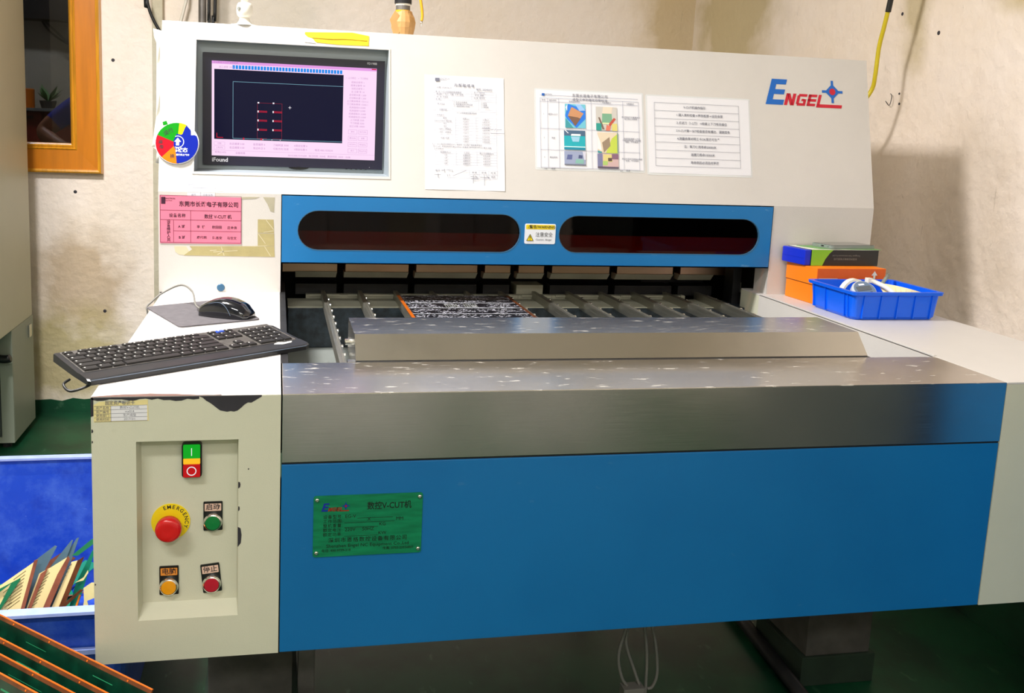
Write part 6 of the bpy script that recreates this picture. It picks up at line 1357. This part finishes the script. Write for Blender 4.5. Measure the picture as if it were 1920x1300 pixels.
# ------------------------------------------------------------------ ceiling lamps and unseen furniture added for the apron reflections
M['diffuser'] = emis('lamp_diffuser', (255, 250, 240), 2.0)
for k, (lx, ly, wt, lc, ll, lw, tn) in enumerate(LAMPS):
    t = thing('ceiling_lamp', ['short fluorescent ceiling lamp over the control pedestal', 'long fluorescent ceiling lamp behind the viewer', 'long fluorescent ceiling lamp behind the viewer by the far wall', 'long fluorescent ceiling lamp at the rear of the workshop', 'ceiling lamp in the room behind the window'][k], 'lamp', (lx, ly, LAMPZ - 0.075), group='ceiling lamps')
    part('housing', B('white').box(lx - ll / 2 - 0.02, lx + ll / 2 + 0.02, ly - lw / 2 - 0.02, ly + lw / 2 + 0.02, LAMPZ - 0.06, LAMPZ, 0.004), t)
    part('diffuser', B('diffuser').box(lx - ll / 2, lx + ll / 2, ly - lw / 2, ly + lw / 2, LAMPZ - 0.075, LAMPZ - 0.06), t)
    for sx in (-0.35, 0.35): part('hanger', B('cable_black').box(lx + sx * ll - 0.003, lx + sx * ll + 0.003, ly - 0.003, ly + 0.003, LAMPZ, CEIL), t)
tc_ = thing('tool_cabinet', 'dark grey tool cabinet standing just outside the picture, mirrored in the apron', 'cabinet', (2.03, -0.8, ZF))  # unseen, added to mirror dark in the apron and shade the floor
part('carcass', B('dark').box(1.76, 2.32, -1.25, -0.42, ZF + 0.06, 0.22, 0.006), tc_)
for k in range(4):
    dw = part('drawer', B('cab_dark').box(1.745, 1.76, -1.23, -0.44, ZF + 0.08 + 0.28 * k, ZF + 0.34 + 0.28 * k, 0.003), tc_)
    part('pull', B('bright').box(1.725, 1.745, -1.0, -0.67, ZF + 0.28 + 0.28 * k, ZF + 0.30 + 0.28 * k, 0.003), dw)
for k, (x0, x1) in enumerate(((0.22, 0.92), (1.22, 1.66))):
    t = thing('parts_cabinet', ['broad pale cabinet behind the viewer, mirrored in the apron', 'narrow pale cabinet behind the viewer, mirrored in the apron'][k], 'cabinet', ((x0 + x1) / 2, -2.35, ZF), group='pale cabinets behind the viewer')  # unseen pale fronts added so the apron mirrors brighter patches
    part('carcass', B('white').box(x0, x1, -2.6, -2.12, ZF + 0.04, -0.05, 0.004), t)
    for q in range(2): xm = x0 + (x1 - x0) * q / 2; dr_ = part('door', B('white').box(xm + 0.006, xm + (x1 - x0) / 2 - 0.006, -2.12, -2.105, ZF + 0.06, -0.07, 0.003), t); part('handle', B('bright').box(xm + 0.04, xm + 0.052, -2.105, -2.085, -0.45, -0.33, 0.002), dr_)
    part('plinth', B('dark').box(x0 + 0.02, x1 - 0.02, -2.58, -2.15, ZF, ZF + 0.04), t)
for k in range(3):
    t = thing('stacked_crate', ['blue crate at the foot of the stack mirrored in the apron', 'middle blue crate of the stack mirrored in the apron', 'topmost blue crate of the stack mirrored in the apron'][k], 'crate', (2.0, -0.22, ZF + 0.33 * k), group='blue crates outside the picture')  # unseen stack added for the blue end of the apron reflection
    z0 = ZF + 0.33 * k + 0.001
    part('shell', B('blue').loft([[(p[0], p[1], z0 + z) for p in rrect(1.76 + o_, 2.30 - o_, -0.38 + o_, -0.08 - o_, 0.03)] for o_, z in ((0.012, 0), (0.0, 0.31), (-0.006, 0.312), (-0.006, 0.326), (0.01, 0.326), (0.02, 0.02))], smooth=False), t)
for o in list(bpy.data.objects):
    if 'org' in o: del o['org']
